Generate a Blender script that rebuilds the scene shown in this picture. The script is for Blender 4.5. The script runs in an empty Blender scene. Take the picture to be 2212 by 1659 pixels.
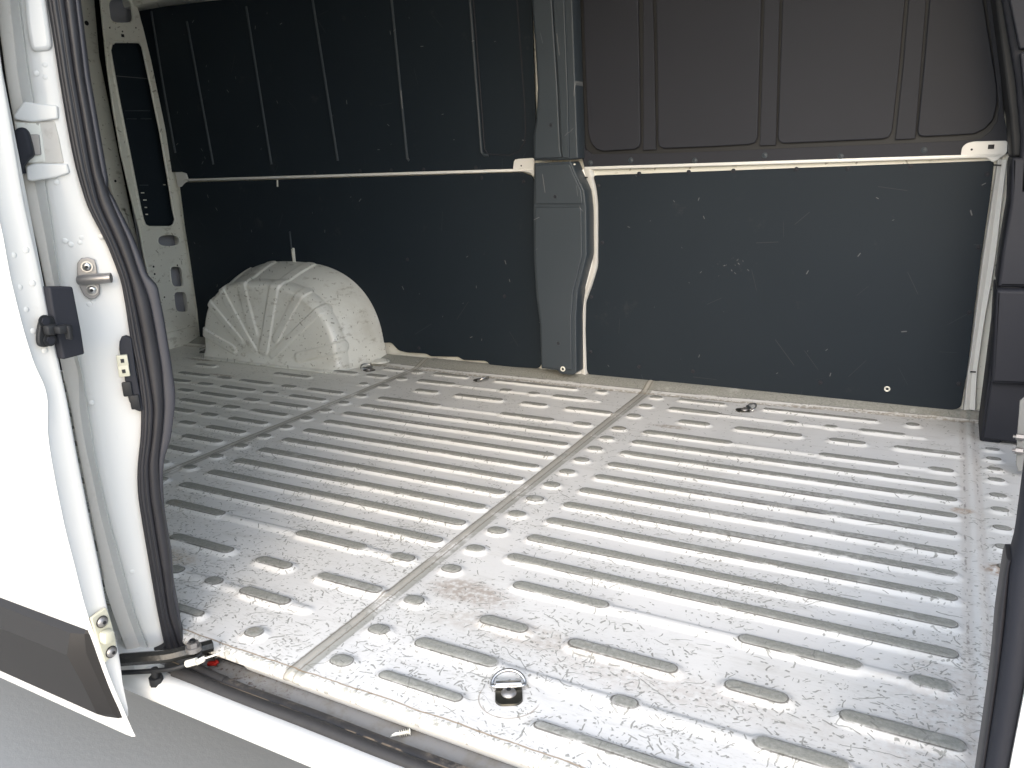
import bpy, math, random
import numpy as np
from mathutils import Vector, Matrix
rnd = random.Random(7)
SC = bpy.context.scene
COL = SC.collection

# ------------------------------------------------------------------ camera
CP = Vector((1.0981, -2.1745, 0.78445))
YAW, PITCH, ROLL, FW = -0.500194, 0.270487, -0.037608, 0.777687
F_ = Vector((math.sin(YAW)*math.cos(PITCH), math.cos(YAW)*math.cos(PITCH), -math.sin(PITCH)))
R_ = Vector((math.cos(YAW), -math.sin(YAW), 0))
U_ = R_.cross(F_)
cr, sr = math.cos(ROLL), math.sin(ROLL)
R2, U2 = R_*cr + U_*sr, -R_*sr + U_*cr
cam = bpy.data.cameras.new('camera')
cam.sensor_width = 36; cam.lens = 36*FW; cam.clip_start = 0.02; cam.clip_end = 200
co = bpy.data.objects.new('camera', cam); COL.objects.link(co)
m = Matrix((R2, U2, -F_)).transposed().to_4x4(); m.translation = CP
co.matrix_world = m
SC.camera = co

# ------------------------------------------------------------------ sky, sun, exposure
SUN_EL, SUN_AZ = math.radians(27), math.radians(161)   # azimuth clockwise from +Y
w = bpy.data.worlds.new('World'); SC.world = w; w.use_nodes = True
nt = w.node_tree; bg = nt.nodes['Background']
sky = nt.nodes.new('ShaderNodeTexSky'); sky.sky_type = 'NISHITA'; sky.sun_disc = False
sky.sun_elevation = SUN_EL; sky.sun_rotation = SUN_AZ
sky.air_density = 1.0; sky.dust_density = 1.9; sky.ozone_density = 1.0
nt.links.new(sky.outputs[0], bg.inputs[0]); bg.inputs[1].default_value = 0.15
sun = bpy.data.lights.new('sun', 'SUN'); sun.energy = 1.5; sun.angle = math.radians(115); sun.color = (1, .995, .985)
so = bpy.data.objects.new('sun', sun); COL.objects.link(so)
sd = Vector((math.sin(SUN_AZ)*math.cos(SUN_EL), math.cos(SUN_AZ)*math.cos(SUN_EL), math.sin(SUN_EL)))
so.rotation_euler = sd.to_track_quat('Z', 'Y').to_euler(); so.location = (0, -6, 8)
SC.view_settings.view_transform = 'Standard'; SC.view_settings.look = 'None'
SC.view_settings.gamma = 1; SC.view_settings.use_curve_mapping = False
SC.view_settings.exposure = 1.25
SC.cycles.use_denoising = True
SC.cycles.max_bounces = 12; SC.cycles.diffuse_bounces = 8; SC.cycles.glossy_bounces = 4
SC.cycles.caustics_reflective = False; SC.cycles.caustics_refractive = False

# ------------------------------------------------------------------ helpers
def at(px, py, P0, n):
    """pixel of the 2212-wide photo -> point on a real plane"""
    f = FW*2212
    d = F_ + R2*((px-1106)/f) - U2*((py-829.5)/f)
    P0 = Vector(P0); n = Vector(n)
    return CP + d*((P0-CP).dot(n)/d.dot(n))

def V(*a): return Vector(a)

class T:
    """tiny shader maths"""
    def __init__(s, name):
        s.m = bpy.data.materials.new(name); s.m.use_nodes = True
        s.t = s.m.node_tree; s.b = s.t.nodes['Principled BSDF']
    def n(s, kind, **k):
        x = s.t.nodes.new(kind)
        for a, b in k.items(): setattr(x, a, b)
        return x
    def put(s, sock, v):
        if isinstance(v, bpy.types.NodeSocket): s.t.links.new(v, sock)
        elif isinstance(v, (tuple, list)) and sock.type == 'RGBA' and len(v) == 3: sock.default_value = (*v, 1)
        else: sock.default_value = v
    def math(s, op, a, b=0.0, c=0.0, clamp=False):
        x = s.n('ShaderNodeMath', operation=op, use_clamp=clamp)
        s.put(x.inputs[0], a); s.put(x.inputs[1], b)
        if op in ('MULTIPLY_ADD', 'COMPARE', 'WRAP'): s.put(x.inputs[2], c)
        return x.outputs[0]
    def add(s, a, b): return s.math('ADD', a, b)
    def sub(s, a, b): return s.math('SUBTRACT', a, b)
    def mul(s, a, b): return s.math('MULTIPLY', a, b)
    def mx(s, a, b): return s.math('MAXIMUM', a, b)
    def mn(s, a, b): return s.math('MINIMUM', a, b)
    def ab(s, a): return s.math('ABSOLUTE', a)
    def ss(s, v, a, b):
        x = s.n('ShaderNodeMapRange', interpolation_type='SMOOTHSTEP'); s.put(x.inputs[0], v)
        if a <= b:
            x.inputs[1].default_value = a; x.inputs[2].default_value = b
            x.inputs[3].default_value = 0; x.inputs[4].default_value = 1
        else:
            x.inputs[1].default_value = b; x.inputs[2].default_value = a
            x.inputs[3].default_value = 1; x.inputs[4].default_value = 0
        return x.outputs[0]
    def pos(s):
        if not hasattr(s, '_p'): s._p = s.n('ShaderNodeTexCoord').outputs['Object']
        return s._p
    def xyz(s, v=None):
        x = s.n('ShaderNodeSeparateXYZ'); s.put(x.inputs[0], v or s.pos()); return x.outputs
    def comb(s, a, b, c=0.0):
        x = s.n('ShaderNodeCombineXYZ')
        for i, q in enumerate((a, b, c)): s.put(x.inputs[i], q)
        return x.outputs[0]
    def map(s, v=None, sc=(1, 1, 1), rot=(0, 0, 0), loc=(0, 0, 0)):
        x = s.n('ShaderNodeMapping'); s.put(x.inputs[0], v or s.pos())
        x.inputs[1].default_value = loc; x.inputs[2].default_value = rot; x.inputs[3].default_value = sc
        return x.outputs[0]
    def noise(s, sc=5, det=4, rough=.5, v=None, dist=0):
        x = s.n('ShaderNodeTexNoise'); s.put(x.inputs['Vector'], v or s.pos())
        x.inputs['Scale'].default_value = sc; x.inputs['Detail'].default_value = det
        x.inputs['Roughness'].default_value = rough; x.inputs['Distortion'].default_value = dist
        return x.outputs['Fac']
    def mix(s, f, a, b, mode='MIX'):
        x = s.n('ShaderNodeMix', data_type='RGBA', blend_type=mode)
        s.put(x.inputs[0], f); s.put(x.inputs[6], a); s.put(x.inputs[7], b); return x.outputs[2]
    def strokes(s, sc, seed, wid=.03, ln=.4, ang0=0., spread=3.14, dens=.5, v=None, mask=None):
        """short random strokes, one per cell"""
        vv = s.map(v, sc=(sc, sc, sc), loc=(seed*7.3, seed*3.1, 0))
        vo = s.n('ShaderNodeTexVoronoi', voronoi_dimensions='2D', feature='F1'); s.put(vo.inputs['Vector'], vv)
        vo.inputs['Scale'].default_value = 1; vo.inputs['Randomness'].default_value = 1
        d = s.n('ShaderNodeVectorMath', operation='SUBTRACT'); s.put(d.inputs[0], vv); s.put(d.inputs[1], vo.outputs['Position'])
        dx, dy, _ = s.xyz(d.outputs[0])
        c = s.n('ShaderNodeSeparateColor'); s.put(c.inputs[0], vo.outputs['Color'])
        r, g, b = c.outputs[0], c.outputs[1], c.outputs[2]
        a = s.math('MULTIPLY_ADD', s.sub(r, .5), spread, ang0)
        ca, sa = s.math('COSINE', a), s.math('SINE', a)
        lx = s.add(s.mul(dx, ca), s.mul(dy, sa)); ly = s.sub(s.mul(dy, ca), s.mul(dx, sa))
        wv = s.mul(s.add(g, .25), wid)
        ex = s.sub(1.0, s.math('DIVIDE', s.ab(ly), wv), ); ex = s.math('MULTIPLY', ex, 3.0, clamp=True)
        el = s.math('MULTIPLY', s.sub(s.mul(s.add(g, .3), ln), s.ab(lx)), 12.0, clamp=True)
        th = dens if mask is None else s.mul(mask, dens)
        on = s.math('LESS_THAN', b, th)
        return s.mul(s.mul(ex, el), on)
    def bump(s, h, dist=.001, st=1.0):
        x = s.n('ShaderNodeBump'); x.inputs['Strength'].default_value = st; x.inputs['Distance'].default_value = dist
        s.put(x.inputs['Height'], h); s.put(s.b.inputs['Normal'], x.outputs[0])
    def out(s, col, rough=.5, metal=0., coat=0., spec=.5):
        s.put(s.b.inputs['Base Color'], col); s.put(s.b.inputs['Roughness'], rough)
        s.put(s.b.inputs['Metallic'], metal); s.b.inputs['Coat Weight'].default_value = coat
        s.b.inputs['Coat Roughness'].default_value = .08
        s.put(s.b.inputs['Specular IOR Level'], spec)
        return s.m

def mobj(name, verts, faces, mat, parent=None, smooth=True, angle=35):
    me = bpy.data.meshes.new(name); me.from_pydata([tuple(v) for v in verts], [], [tuple(f) for f in faces])
    me.validate(); me.update()
    return fin(name, me, mat, parent, smooth, angle)

def fin(name, me, mat, parent=None, smooth=True, angle=35):
    if mat and not me.materials: me.materials.append(mat)
    o = bpy.data.objects.new(name, me); COL.objects.link(o)
    if smooth:
        me.polygons.foreach_set('use_smooth', [True]*len(me.polygons))
        try: me.set_sharp_from_angle(angle=math.radians(angle))
        except Exception: pass
    if parent: o.parent = parent
    return o

class MB:
    """collects shapes into one mesh"""
    def __init__(s): s.v = []; s.f = []; s.mi = []; s.mats = []
    def _m(s, mat):
        if mat not in s.mats: s.mats.append(mat)
        return s.mats.index(mat)
    def raw(s, v, f, mat):
        k = len(s.v); i = s._m(mat); s.v += [tuple(q) for q in v]
        for q in f: s.f.append(tuple(k+j for j in q)); s.mi.append(i)
        return s
    def box(s, c, size, mat, M=None, bev=0.0):
        x, y, z = [q/2 for q in size]; b = min(bev, x*.9, y*.9, z*.9)
        M = M or Matrix.Identity(3); c = Vector(c)
        if b <= 0:
            P = [Vector((i*x, j*y, k*z)) for i in (-1, 1) for j in (-1, 1) for k in (-1, 1)]
            F = [(0, 1, 3, 2), (4, 6, 7, 5), (0, 4, 5, 1), (2, 3, 7, 6), (0, 2, 6, 4), (1, 5, 7, 3)]
            return s.raw([c+M@p for p in P], F, mat)
        import bmesh
        bm = bmesh.new(); bmesh.ops.create_cube(bm, size=1)
        bmesh.ops.scale(bm, vec=size, verts=bm.verts)
        bmesh.ops.bevel(bm, geom=bm.edges[:], offset=b, segments=2, affect='EDGES', profile=.5)
        bm.verts.ensure_lookup_table()
        r = s.raw([c+M@v.co for v in bm.verts], [[v.index for v in f.verts] for f in bm.faces], mat); bm.free(); return r
    def cyl(s, a, b, r, mat, n=20, r2=None, cap=True):
        a, b = Vector(a), Vector(b); d = (b-a).normalized(); q = d.to_track_quat('Z', 'Y').to_matrix()
        r2 = r if r2 is None else r2; vs = []
        for p, rr in ((a, r), (b, r2)):
            for i in range(n):
                t = 2*math.pi*i/n; vs.append(p + q@Vector((rr*math.cos(t), rr*math.sin(t), 0)))
        F = [(i, (i+1) % n, n+(i+1) % n, n+i) for i in range(n)]
        if cap: F += [tuple(range(n-1, -1, -1)), tuple(range(n, 2*n))]
        return s.raw(vs, F, mat)
    def dome(s, c, nrm, r, h, mat, n=18, rings=4):
        q = Vector(nrm).normalized().to_track_quat('Z', 'Y').to_matrix(); c = Vector(c)
        vs = []; F = []
        for k in range(rings):
            t = k/rings*math.pi/2
            for i in range(n):
                a = 2*math.pi*i/n; vs.append(c+q@Vector((r*math.cos(t)*math.cos(a), r*math.cos(t)*math.sin(a), h*math.sin(t))))
        vs.append(c+q@Vector((0, 0, h)))
        for k in range(rings-1):
            for i in range(n): F.append((k*n+i, k*n+(i+1) % n, (k+1)*n+(i+1) % n, (k+1)*n+i))
        for i in range(n): F.append(((rings-1)*n+i, (rings-1)*n+(i+1) % n, len(vs)-1))
        return s.raw(vs, F, mat)
    def tube(s, pts, r, mat, n=10, closed=False, flat=1.0):
        P = [Vector(p) for p in pts]; N = len(P); vs = []; F = []; up = None
        for i, p in enumerate(P):
            a = P[(i-1) % N] if (closed or i > 0) else p; b = P[(i+1) % N] if (closed or i < N-1) else p
            d = (b-a).normalized()
            if up is None:
                up = Vector((0, 0, 1)) if abs(d.z) < .9 else Vector((0, 1, 0))
            e = d.cross(up).normalized(); g = e.cross(d).normalized(); up = g
            rr = r[i] if isinstance(r, (list, tuple)) else r
            for k in range(n):
                t = 2*math.pi*k/n; vs.append(p+e*rr*math.cos(t)+g*rr*flat*math.sin(t))
        M_ = N if closed else N-1
        for i in range(M_):
            for k in range(n):
                j = (i+1) % N; F.append((i*n+k, i*n+(k+1) % n, j*n+(k+1) % n, j*n+k))
        if not closed: F += [tuple(range(n-1, -1, -1)), tuple((N-1)*n+k for k in range(n))]
        return s.raw(vs, F, mat)
    def done(s, name, parent=None, smooth=True, angle=35):
        me = bpy.data.meshes.new(name); me.from_pydata(s.v, [], s.f)
        for mt in s.mats: me.materials.append(mt)
        me.polygons.foreach_set('material_index', s.mi); me.update()
        import bmesh
        bm = bmesh.new(); bm.from_mesh(me); bmesh.ops.recalc_face_normals(bm, faces=bm.faces[:]); bm.to_mesh(me); bm.free()
        return fin(name, me, None, parent, smooth, angle)

def rrect(cx, cy, hw, hh, r, n=6):
    P = []
    for (sx, sy, a0) in ((1, 1, 0), (-1, 1, 90), (-1, -1, 180), (1, -1, 270)):
        for k in range(n+1):
            a = math.radians(a0+90*k/n); P.append((cx+sx*(hw-r)+r*math.cos(a), cy+sy*(hh-r)+r*math.sin(a)))
    return P

def rpoly(pts, r, n=5):
    """round the corners of a 2-D polygon; r may be a list"""
    out = []; N = len(pts)
    for i in range(N):
        p = Vector(pts[i][:2]); a = Vector(pts[i-1][:2]); b = Vector(pts[(i+1) % N][:2])
        rr = r[i] if isinstance(r, (list, tuple)) else r
        la, lb = (a-p).length, (b-p).length; d = min(rr, la*.45, lb*.45)
        if d < 1e-5: out.append(tuple(p)); continue
        s_, e_ = p+(a-p)/la*d, p+(b-p)/lb*d
        for k in range(n+1):
            t = k/n; out.append(tuple(s_*(1-t)**2+p*2*t*(1-t)+e_*t*t))
    return out

def plate(name, outer, holes, O, ex, ey, th, mat, parent, bev=.0015, seg=2, smooth=True):
    """flat plate with rounded edges; its front face lies in the plane through O, thickness goes back"""
    cu = bpy.data.curves.new(name, 'CURVE'); cu.dimensions = '2D'; cu.fill_mode = 'BOTH'
    for ring in [outer]+list(holes):
        sp = cu.splines.new('POLY'); sp.points.add(len(ring)-1); sp.use_cyclic_u = True
        for i, p in enumerate(ring): sp.points[i].co = (p[0], p[1], 0, 1)
    cu.extrude = max(th/2-bev, 1e-5); cu.bevel_depth = bev; cu.bevel_resolution = seg; cu.offset = -bev
    tmp = bpy.data.objects.new('tmp', cu); COL.objects.link(tmp)
    dg = bpy.context.evaluated_depsgraph_get()
    me = bpy.data.meshes.new_from_object(tmp.evaluated_get(dg)); me.name = name
    bpy.data.objects.remove(tmp); bpy.data.curves.remove(cu)
    ex, ey = Vector(ex).normalized(), Vector(ey).normalized(); n = ex.cross(ey)
    M = Matrix((ex, ey, n)).transposed().to_4x4(); M.translation = Vector(O)-n*(th/2)
    me.transform(M)
    me.materials.clear()
    return fin(name, me, mat, parent, smooth, 40)

def to2(pts, O, ex, ey):
    O, ex, ey = Vector(O), Vector(ex).normalized(), Vector(ey).normalized(); n = ex.cross(ey)
    return [((at(x, y, O, n)-O).dot(ex), (at(x, y, O, n)-O).dot(ey)) for x, y in pts]

def pplate(name, px, O, ex, ey, th, mat, parent, bev=.0015, holes=(), r=0.0, **k):
    o = to2(px, O, ex, ey)
    if r: o = rpoly(o, r)
    return plate(name, o, [h if k.get('raw') else to2(h, O, ex, ey) for h in holes], O, ex, ey, th, mat, parent, bev)

def lerp_curve(c, t):
    """c: list of (px,py) sorted by py"""
    if t <= c[0][1]: a, b = c[0], c[1]
    elif t >= c[-1][1]: a, b = c[-2], c[-1]
    else:
        for a, b in zip(c, c[1:]):
            if a[1] <= t <= b[1]: break
    u = (t-a[1])/(b[1]-a[1]) if b[1] != a[1] else 0
    return a[0]+(b[0]-a[0])*u

def smooth_curve(c, y0, y1, n, k=2):
    ys = [y0+(y1-y0)*i/(n-1) for i in range(n)]
    xs = [lerp_curve(c, y) for y in ys]
    for _ in range(k): xs = [xs[0]]+[(xs[i-1]+2*xs[i]+xs[i+1])/4 for i in range(1, n-1)]+[xs[-1]]
    return list(zip(xs, ys))

def ribbon(mb, L, R, P0, n, mat, bulge=.004, back=.012, seg=6, prof=None, ytilt=0.0):
    """strip between two pixel curves on a real plane, with a rounded cross-section towards n"""
    n = Vector(n).normalized(); vs = []; F = []
    m_ = seg+3
    for (a, b) in zip(L, R):
        A = at(a[0], a[1], P0, n); B = at(b[0], b[1]+ytilt, P0, n)
        row = [A-n*back]
        for k in range(seg+1):
            t = k/seg; h = prof(t) if prof else math.sin(math.pi*t)**.6
            row.append(A+(B-A)*t+n*bulge*h)
        row.append(B-n*back); vs += row
    for i in range(len(L)-1):
        for k in range(m_-1): F.append((i*m_+k, i*m_+k+1, (i+1)*m_+k+1, (i+1)*m_+k))
    F.append(tuple(range(m_))); F.append(tuple((len(L)-1)*m_+k for k in range(m_-1, -1, -1)))
    mb.raw(vs, F, mat)

def tag(o, label=None, cat=None, group=None, kind=None):
    if label: o['label'] = label
    if cat: o['category'] = cat
    if group: o['group'] = group
    if kind: o['kind'] = kind
    return o

def copy_tree(o, parent=None, loc=None):
    c = o.copy(); COL.objects.link(c)
    if parent: c.parent = parent
    if loc is not None: c.location = loc
    for ch in list(o.children): copy_tree(ch, c)
    return c

# ------------------------------------------------------------------ materials
def paint(name, base=(.72, .72, .70), dirt=.25, rough=.32, wear=0.0, stain=(.33, .28, .20)):
    t = T(name)
    n1 = t.noise(3.1, 6, .62); n2 = t.noise(38, 4, .6)
    d = t.mul(t.ss(n1, .48, .78), dirt)
    c = t.mix(d, base, stain)
    fine = t.mul(t.ss(n2, .64, .74), dirt*.9)
    c = t.mix(fine, c, (.22, .20, .16))
    if wear:
        x, y, z = t.xyz(); v = t.comb(t.add(x, y), z)
        s1 = t.strokes(30, 3, .09, .3, 0, 3.1, wear, v=v); s2 = t.strokes(75, 9, .20, .25, 0, 6.2, wear*1.6, v=v)
        c = t.mix(t.mul(t.mx(s1, s2), .6), c, (.16, .14, .10))
        c = t.mix(t.mul(t.ss(t.noise(1, 6, .7, v=t.map(None, sc=(16, 16, 34))), .56, .68), .45), c, (.26, .23, .17))
    t.bump(t.noise(7, 2), .0008, .35)
    return t.out(c, t.math('MULTIPLY_ADD', n1, .15, rough-.07), coat=.25)

M_body = paint('white_body_paint', dirt=.07)
M_in = paint('grimy_interior_paint', base=(.74, .74, .68), dirt=.30, wear=.05)
M_arch = paint('scuffed_arch_paint', base=(.76, .76, .71), dirt=.45, wear=.10, stain=(.30, .26, .19))

t = T('scuffed_black_board')
x, y, z = t.xyz(); v = t.comb(x, z)
n1 = t.noise(2.2, 5); n2 = t.noise(420, 2, .5); n3 = t.noise(9, 5, .7)
c = t.mix(n1, (.0070, .0130, .0200), (.0115, .0185, .0265))
sc1 = t.strokes(11, 2, .012, .55, 1.1, 2.6, .12, v=v); sc2 = t.strokes(34, 5, .06, .25, 0, 6, .025, v=v)
c = t.mix(t.mul(sc1, .11), c, (.20, .20, .20)); c = t.mix(t.mul(sc2, .35), c, (.32, .32, .32))
# chalky scuffs where loads rubbed
gx, gz = t.sub(x, .50), t.sub(z, .43)
blob = t.math('SQRT', t.add(t.mul(gx, gx), t.mul(t.mul(gz, gz), 5)))
sc3 = t.strokes(95, 8, .16, .4, .3, 5, .30, v=v)
c = t.mix(t.mul(t.mul(sc3, t.ss(blob, .08, .02)), .16), c, (.7, .7, .7))
c = t.mix(t.mul(t.ss(n3, .62, .8), .25), c, (.09, .09, .09))
t.bump(n2, .0006, .35)
M_board = t.out(c, .62, spec=.27)

t = T('dark_plastic_liner')
c = t.mix(t.noise(3, 3), (.0165, .0185, .0255), (.0240, .0255, .0335)); t.bump(t.noise(500, 2), .0004, .3)
M_liner = t.out(c, .62, spec=.30)
t = T('slate_trim_plastic')
x, y, z = t.xyz(); v = t.comb(x, z)
c = t.mix(t.noise(4, 3), (.030, .041, .052), (.043, .054, .066))
c = t.mix(t.mul(t.strokes(16, 4, .02, .5, 1.2, 2, .2, v=v), .35), c, (.35, .35, .35)); t.bump(t.noise(450, 2), .0004, .3)
M_trim = t.out(c, .5, spec=.45)
t = T('black_pocket'); M_black = t.out((.010, .011, .013), .6)
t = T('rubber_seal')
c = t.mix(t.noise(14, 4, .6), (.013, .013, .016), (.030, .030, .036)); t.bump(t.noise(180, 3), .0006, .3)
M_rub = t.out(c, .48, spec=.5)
t = T('grey_rubber_trim')
c = t.mix(t.noise(9, 4, .6), (.034, .035, .044), (.052, .053, .064)); M_rub2 = t.out(c, .5, spec=.5)  # purple-grey rubber of the inner flap, paler than the seal lips
t = T('dusty_sill_rubber')
x, y, z = t.xyz(); nn = t.noise(60, 6, .7); ns = t.noise(11, 4, .6)
c = t.mix(nn, (.018, .018, .020), (.040, .038, .037))
d = t.mul(t.ss(ns, .42, .66), t.ss(nn, .40, .62))
c = t.mix(t.mul(d, t.ss(y, -1.405, -1.392)), c, (.20, .17, .14))
ed = t.mul(t.ss(t.ab(t.add(y, 1.4035)), .0022, .0008), t.ss(t.noise(26, 3), .40, .52))
c = t.mix(t.mul(ed, .8), c, (.36, .27, .18)); t.bump(nn, .0012, .5)
M_srub = t.out(c, .62)
t = T('brushed_steel'); M_steel = t.out(t.mix(t.noise(60, 3), (.45, .45, .44), (.62, .61, .60)), .28, 1.0)
t = T('dull_grey_steel'); M_dsteel = t.out(t.mix(t.noise(40, 3), (.26, .25, .25), (.36, .35, .34)), .42, .75)
t = T('dark_oiled_steel'); M_osteel = t.out(t.mix(t.noise(70, 4), (.05, .05, .045), (.12, .115, .10)), .35, .8)
t = T('greasy_black_metal')
nn = t.noise(90, 5, .7); t.bump(nn, .002, .6); M_grease = t.out(t.mix(nn, (.004, .004, .004), (.03, .03, .028)), .28)
t = T('cream_plastic'); M_cream = t.out((.55, .54, .43), .4)
t = T('white_plastic'); M_wpl = t.out((.78, .77, .70), .4)
t = T('red_plastic'); M_red = t.out((.28, .012, .008), .3)
t = T('seam_sealer')
nn = t.noise(40, 4, .6); t.bump(nn, .001, .5)
c = t.mix(t.mul(t.ss(nn, .55, .75), .35), (.60, .57, .52), (.35, .31, .26)); M_seal = t.out(c, .6)
t = T('textured_black_cladding')
t.bump(t.noise(700, 2), .0005, .4); M_clad = t.out(t.mix(t.noise(5, 3), (.021, .0195, .0185), (.027, .025, .024)), .55, spec=.4)

# ---- floor paint, worn and scratched
t = T('worn_ribbed_floor_paint')
x, y, z = t.xyz(); P2 = t.comb(x, y)
nb = t.noise(2.3, 5, .6, v=P2); nm = t.noise(11, 6, .65, v=P2); nf = t.noise(85, 4, .6, v=P2)
st = t.noise(1.0, 5, .7, v=t.map(P2, sc=(5, 26, 1)))            # long smears along the ribs
col = t.mix(t.ss(nb, .35, .75), (.80, .795, .78), (.71, .705, .685))
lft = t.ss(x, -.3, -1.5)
col = t.mix(t.mul(lft, .6), col, (.72, .70, .62))  # olive-grey cast of the rear light painted into the floor colour
col = t.mix(t.mul(t.ss(st, .52, .72), .30), col, (.47, .45, .40))
# brown grime spots
def spot(cx, cy, rx, ry, k, colr):
    global col
    a = t.mul(t.sub(x, cx), 1/rx); b = t.mul(t.sub(y, cy), 1/ry)
    d = t.math('SQRT', t.add(t.mul(a, a), t.mul(b, b)))
    d = t.add(d, t.mul(t.sub(nm, .5), 1.3))
    col = t.mix(t.mul(t.mul(t.ss(d, 1.1, .4), t.ss(nf, .30, .62)), k), col, colr)
spot(.36, -1.02, .11, .05, .75, (.36, .29, .24))
spot(.50, -1.10, .20, .045, .45, (.42, .36, .30))
spot(.75, -1.13, .30, .05, .35, (.45, .38, .33))
spot(.42, .07, .08, .02, .7, (.36, .29, .22))
spot(-.33, -1.16, .10, .04, .5, (.45, .33, .20))
spot(-1.45, .03, .10, .015, .7, (.18, .09, .04))
spot(-1.78, .20, .10, .02, .7, (.16, .09, .05))
spot(1.17, -1.1, .10, .30, .35, (.48, .40, .34))
spot(1.25, -.52, .035, .03, .8, (.30, .17, .08))
spot(1.19, -.25, .03, .02, .7, (.40, .24, .12))
spot(1.02, -.21, .05, .008, .8, (.16, .10, .05))
hot = t.ss(t.noise(4.5, 5, .72, v=P2), .46, .62)
near = t.add(.30, t.mul(t.ss(y, -.2, -1.0), .75))
hotn = t.mul(t.mul(t.ss(y, -.95, -1.08), t.ss(nm, .36, .60)), .8)
dm = t.mul(t.add(t.mul(t.mx(hot, hotn), .95), .16), near)
wn = t.n('ShaderNodeTexNoise'); t.put(wn.inputs['Vector'], P2); wn.inputs['Scale'].default_value = 30; wn.inputs['Detail'].default_value = 2
wv_ = t.n('ShaderNodeVectorMath', operation='MULTIPLY_ADD'); t.put(wv_.inputs[0], wn.outputs['Color']); wv_.inputs[1].default_value = (.02, .02, 0); t.put(wv_.inputs[2], P2)
PW = wv_.outputs[0]
s = t.strokes(40, 1, .06, .40, 0, 6.2, .46, v=PW, mask=dm)
for (sc_, sd, wd, ln, a0, spn, dn) in ((66, 2, .09, .36, 0, 6.2, .52), (24, 3, .030, .50, .1, 1.1, .42), (110, 4, .20, .30, .1, 2.0, .55), (52, 5, .06, .42, .9, 6.2, .55), (13, 7, .011, .8, .2, 1.8, .34)):
    s = t.mx(s, t.strokes(sc_, sd, wd, ln, a0, spn, dn, v=PW, mask=dm))
chip = t.mul(t.ss(t.noise(30, 5, .7, v=t.map(P2, sc=(1, 2.2, 1))), .635, .650), t.ss(nm, .50, .56))
s = t.mx(s, t.mul(chip, .9))
col = t.mix(t.mul(s, t.add(.30, t.mul(nf, .9))), col, (.235, .235, .21))
hz = t.mul(dm, t.ss(t.noise(190, 3, .7, v=t.map(P2, sc=(.35, 1, 1))), .50, .66))
col = t.mix(t.mul(hz, .30), col, (.33, .32, .28))
# flat rib tops rubbed through to the primer
top = t.ss(t.add(z, t.mul(t.sub(nf, .5), .0011)), -.0011, -.0003)
keep = t.sub(1.0, t.mul(t.ss(nm, .56, .74), .40))
tc = t.mix(t.ss(t.noise(150, 4, .7, v=P2), .3, .7), (.25, .255, .228), (.345, .345, .318))
tc = t.mix(t.mul(t.ss(t.noise(5, 4, .7, v=t.map(P2, sc=(1, 3, 1))), .60, .75), .5), tc, (.24, .19, .13))
tc = t.mix(t.mul(t.strokes(60, 21, .08, .5, 0, 6, .4, v=P2), .6), tc, (.16, .16, .15))
col = t.mix(t.mul(top, keep), col, tc)
# dark line round each rib shoulder: grime, with edge shade painted in
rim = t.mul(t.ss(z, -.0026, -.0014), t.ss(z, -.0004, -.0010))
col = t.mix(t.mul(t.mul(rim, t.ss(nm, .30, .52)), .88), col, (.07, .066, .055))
# panel joints: sealer bead, bare metal along both sides
for xs, k in ((.218, 1.0), (-.752, .85)):
    dx = t.add(t.sub(x, xs), t.mul(t.sub(nf, .5), .004))
    bare = t.mul(t.mul(t.ss(dx, -.015, -.011), t.ss(dx, .026, .021)), t.ss(t.noise(7, 5, .7, v=P2), .36, .50))
    col = t.mix(t.mul(bare, .75*k), col, (.30, .30, .265))
    bead = t.mul(t.ss(t.ab(t.add(dx, .001)), .0062, .0036), 1.0)
    col = t.mix(t.mul(t.mul(bead, t.ss(t.noise(17, 5, .7, v=P2), .34, .52)), .75*k), col, t.mix(nf, (.42, .40, .35), (.55, .51, .46)))
    for q in (-.010, .0085):
        col = t.mix(t.mul(t.ss(t.ab(t.sub(dx, q)), .0022, .0008), .6), col, (.15, .11, .08))
for xs in (1.196, 1.225):
    dx = t.ab(t.add(t.sub(x, xs), t.mul(t.sub(nm, .5), .012)))
    col = t.mix(t.mul(t.mul(t.ss(dx, .0032, .001), t.ss(t.noise(1, 4, .8, v=t.map(P2, sc=(40, 22, 1))), .50, .60)), .75), col, (.13, .12, .12))
    col = t.mix(t.mul(t.ss(dx, .013, .004), .28), col, (.48, .42, .37))
# dirt in the corner under the wall, rubbed lip at the doorway
yc = t.add(t.sub(y, .385), t.mul(t.sub(nm, .5), .035)); yc = t.sub(yc, t.mul(t.ss(x, .2, 1.2), .055))
col = t.mix(t.mul(t.ss(t.ab(yc), .016, .002), t.mul(t.ss(nf, .35, .6), .75)), col, (.30, .25, .18))
yl = t.add(y, t.mul(t.sub(nm, .5), .012))
lip = t.mul(t.mul(t.ss(z, -.020, -.017), t.ss(yl, -1.346, -1.352)), t.ss(t.noise(1, 5, .75, v=t.map(P2, sc=(120, 60, 1))), .50, .56))
col = t.mix(t.mul(lip, .7), col, (.36, .355, .30))
col = t.mix(t.mul(t.ss(t.ab(t.add(yl, 1.347)), .0022, .0007), .8), col, (.30, .21, .12))
# worn ring under the nearest tie-down
ra = t.sub(x, .575); rb = t.add(y, 1.262); rr = t.math('SQRT', t.add(t.mul(ra, ra), t.mul(rb, rb)))
col = t.mix(t.mul(t.mul(t.ss(t.ab(t.sub(rr, .048)), .0016, .0006), t.ss(y, -1.25, -1.27)), .7), col, (.30, .26, .22))
t.bump(t.add(t.mul(s, -.5), t.mul(t.noise(5, 2, v=P2), 2.0)), .0010, .30)
M_floor = t.out(col, t.add(t.math('MULTIPLY_ADD', top, .12, .42), t.mul(nm, .14)), coat=.14)

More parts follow.
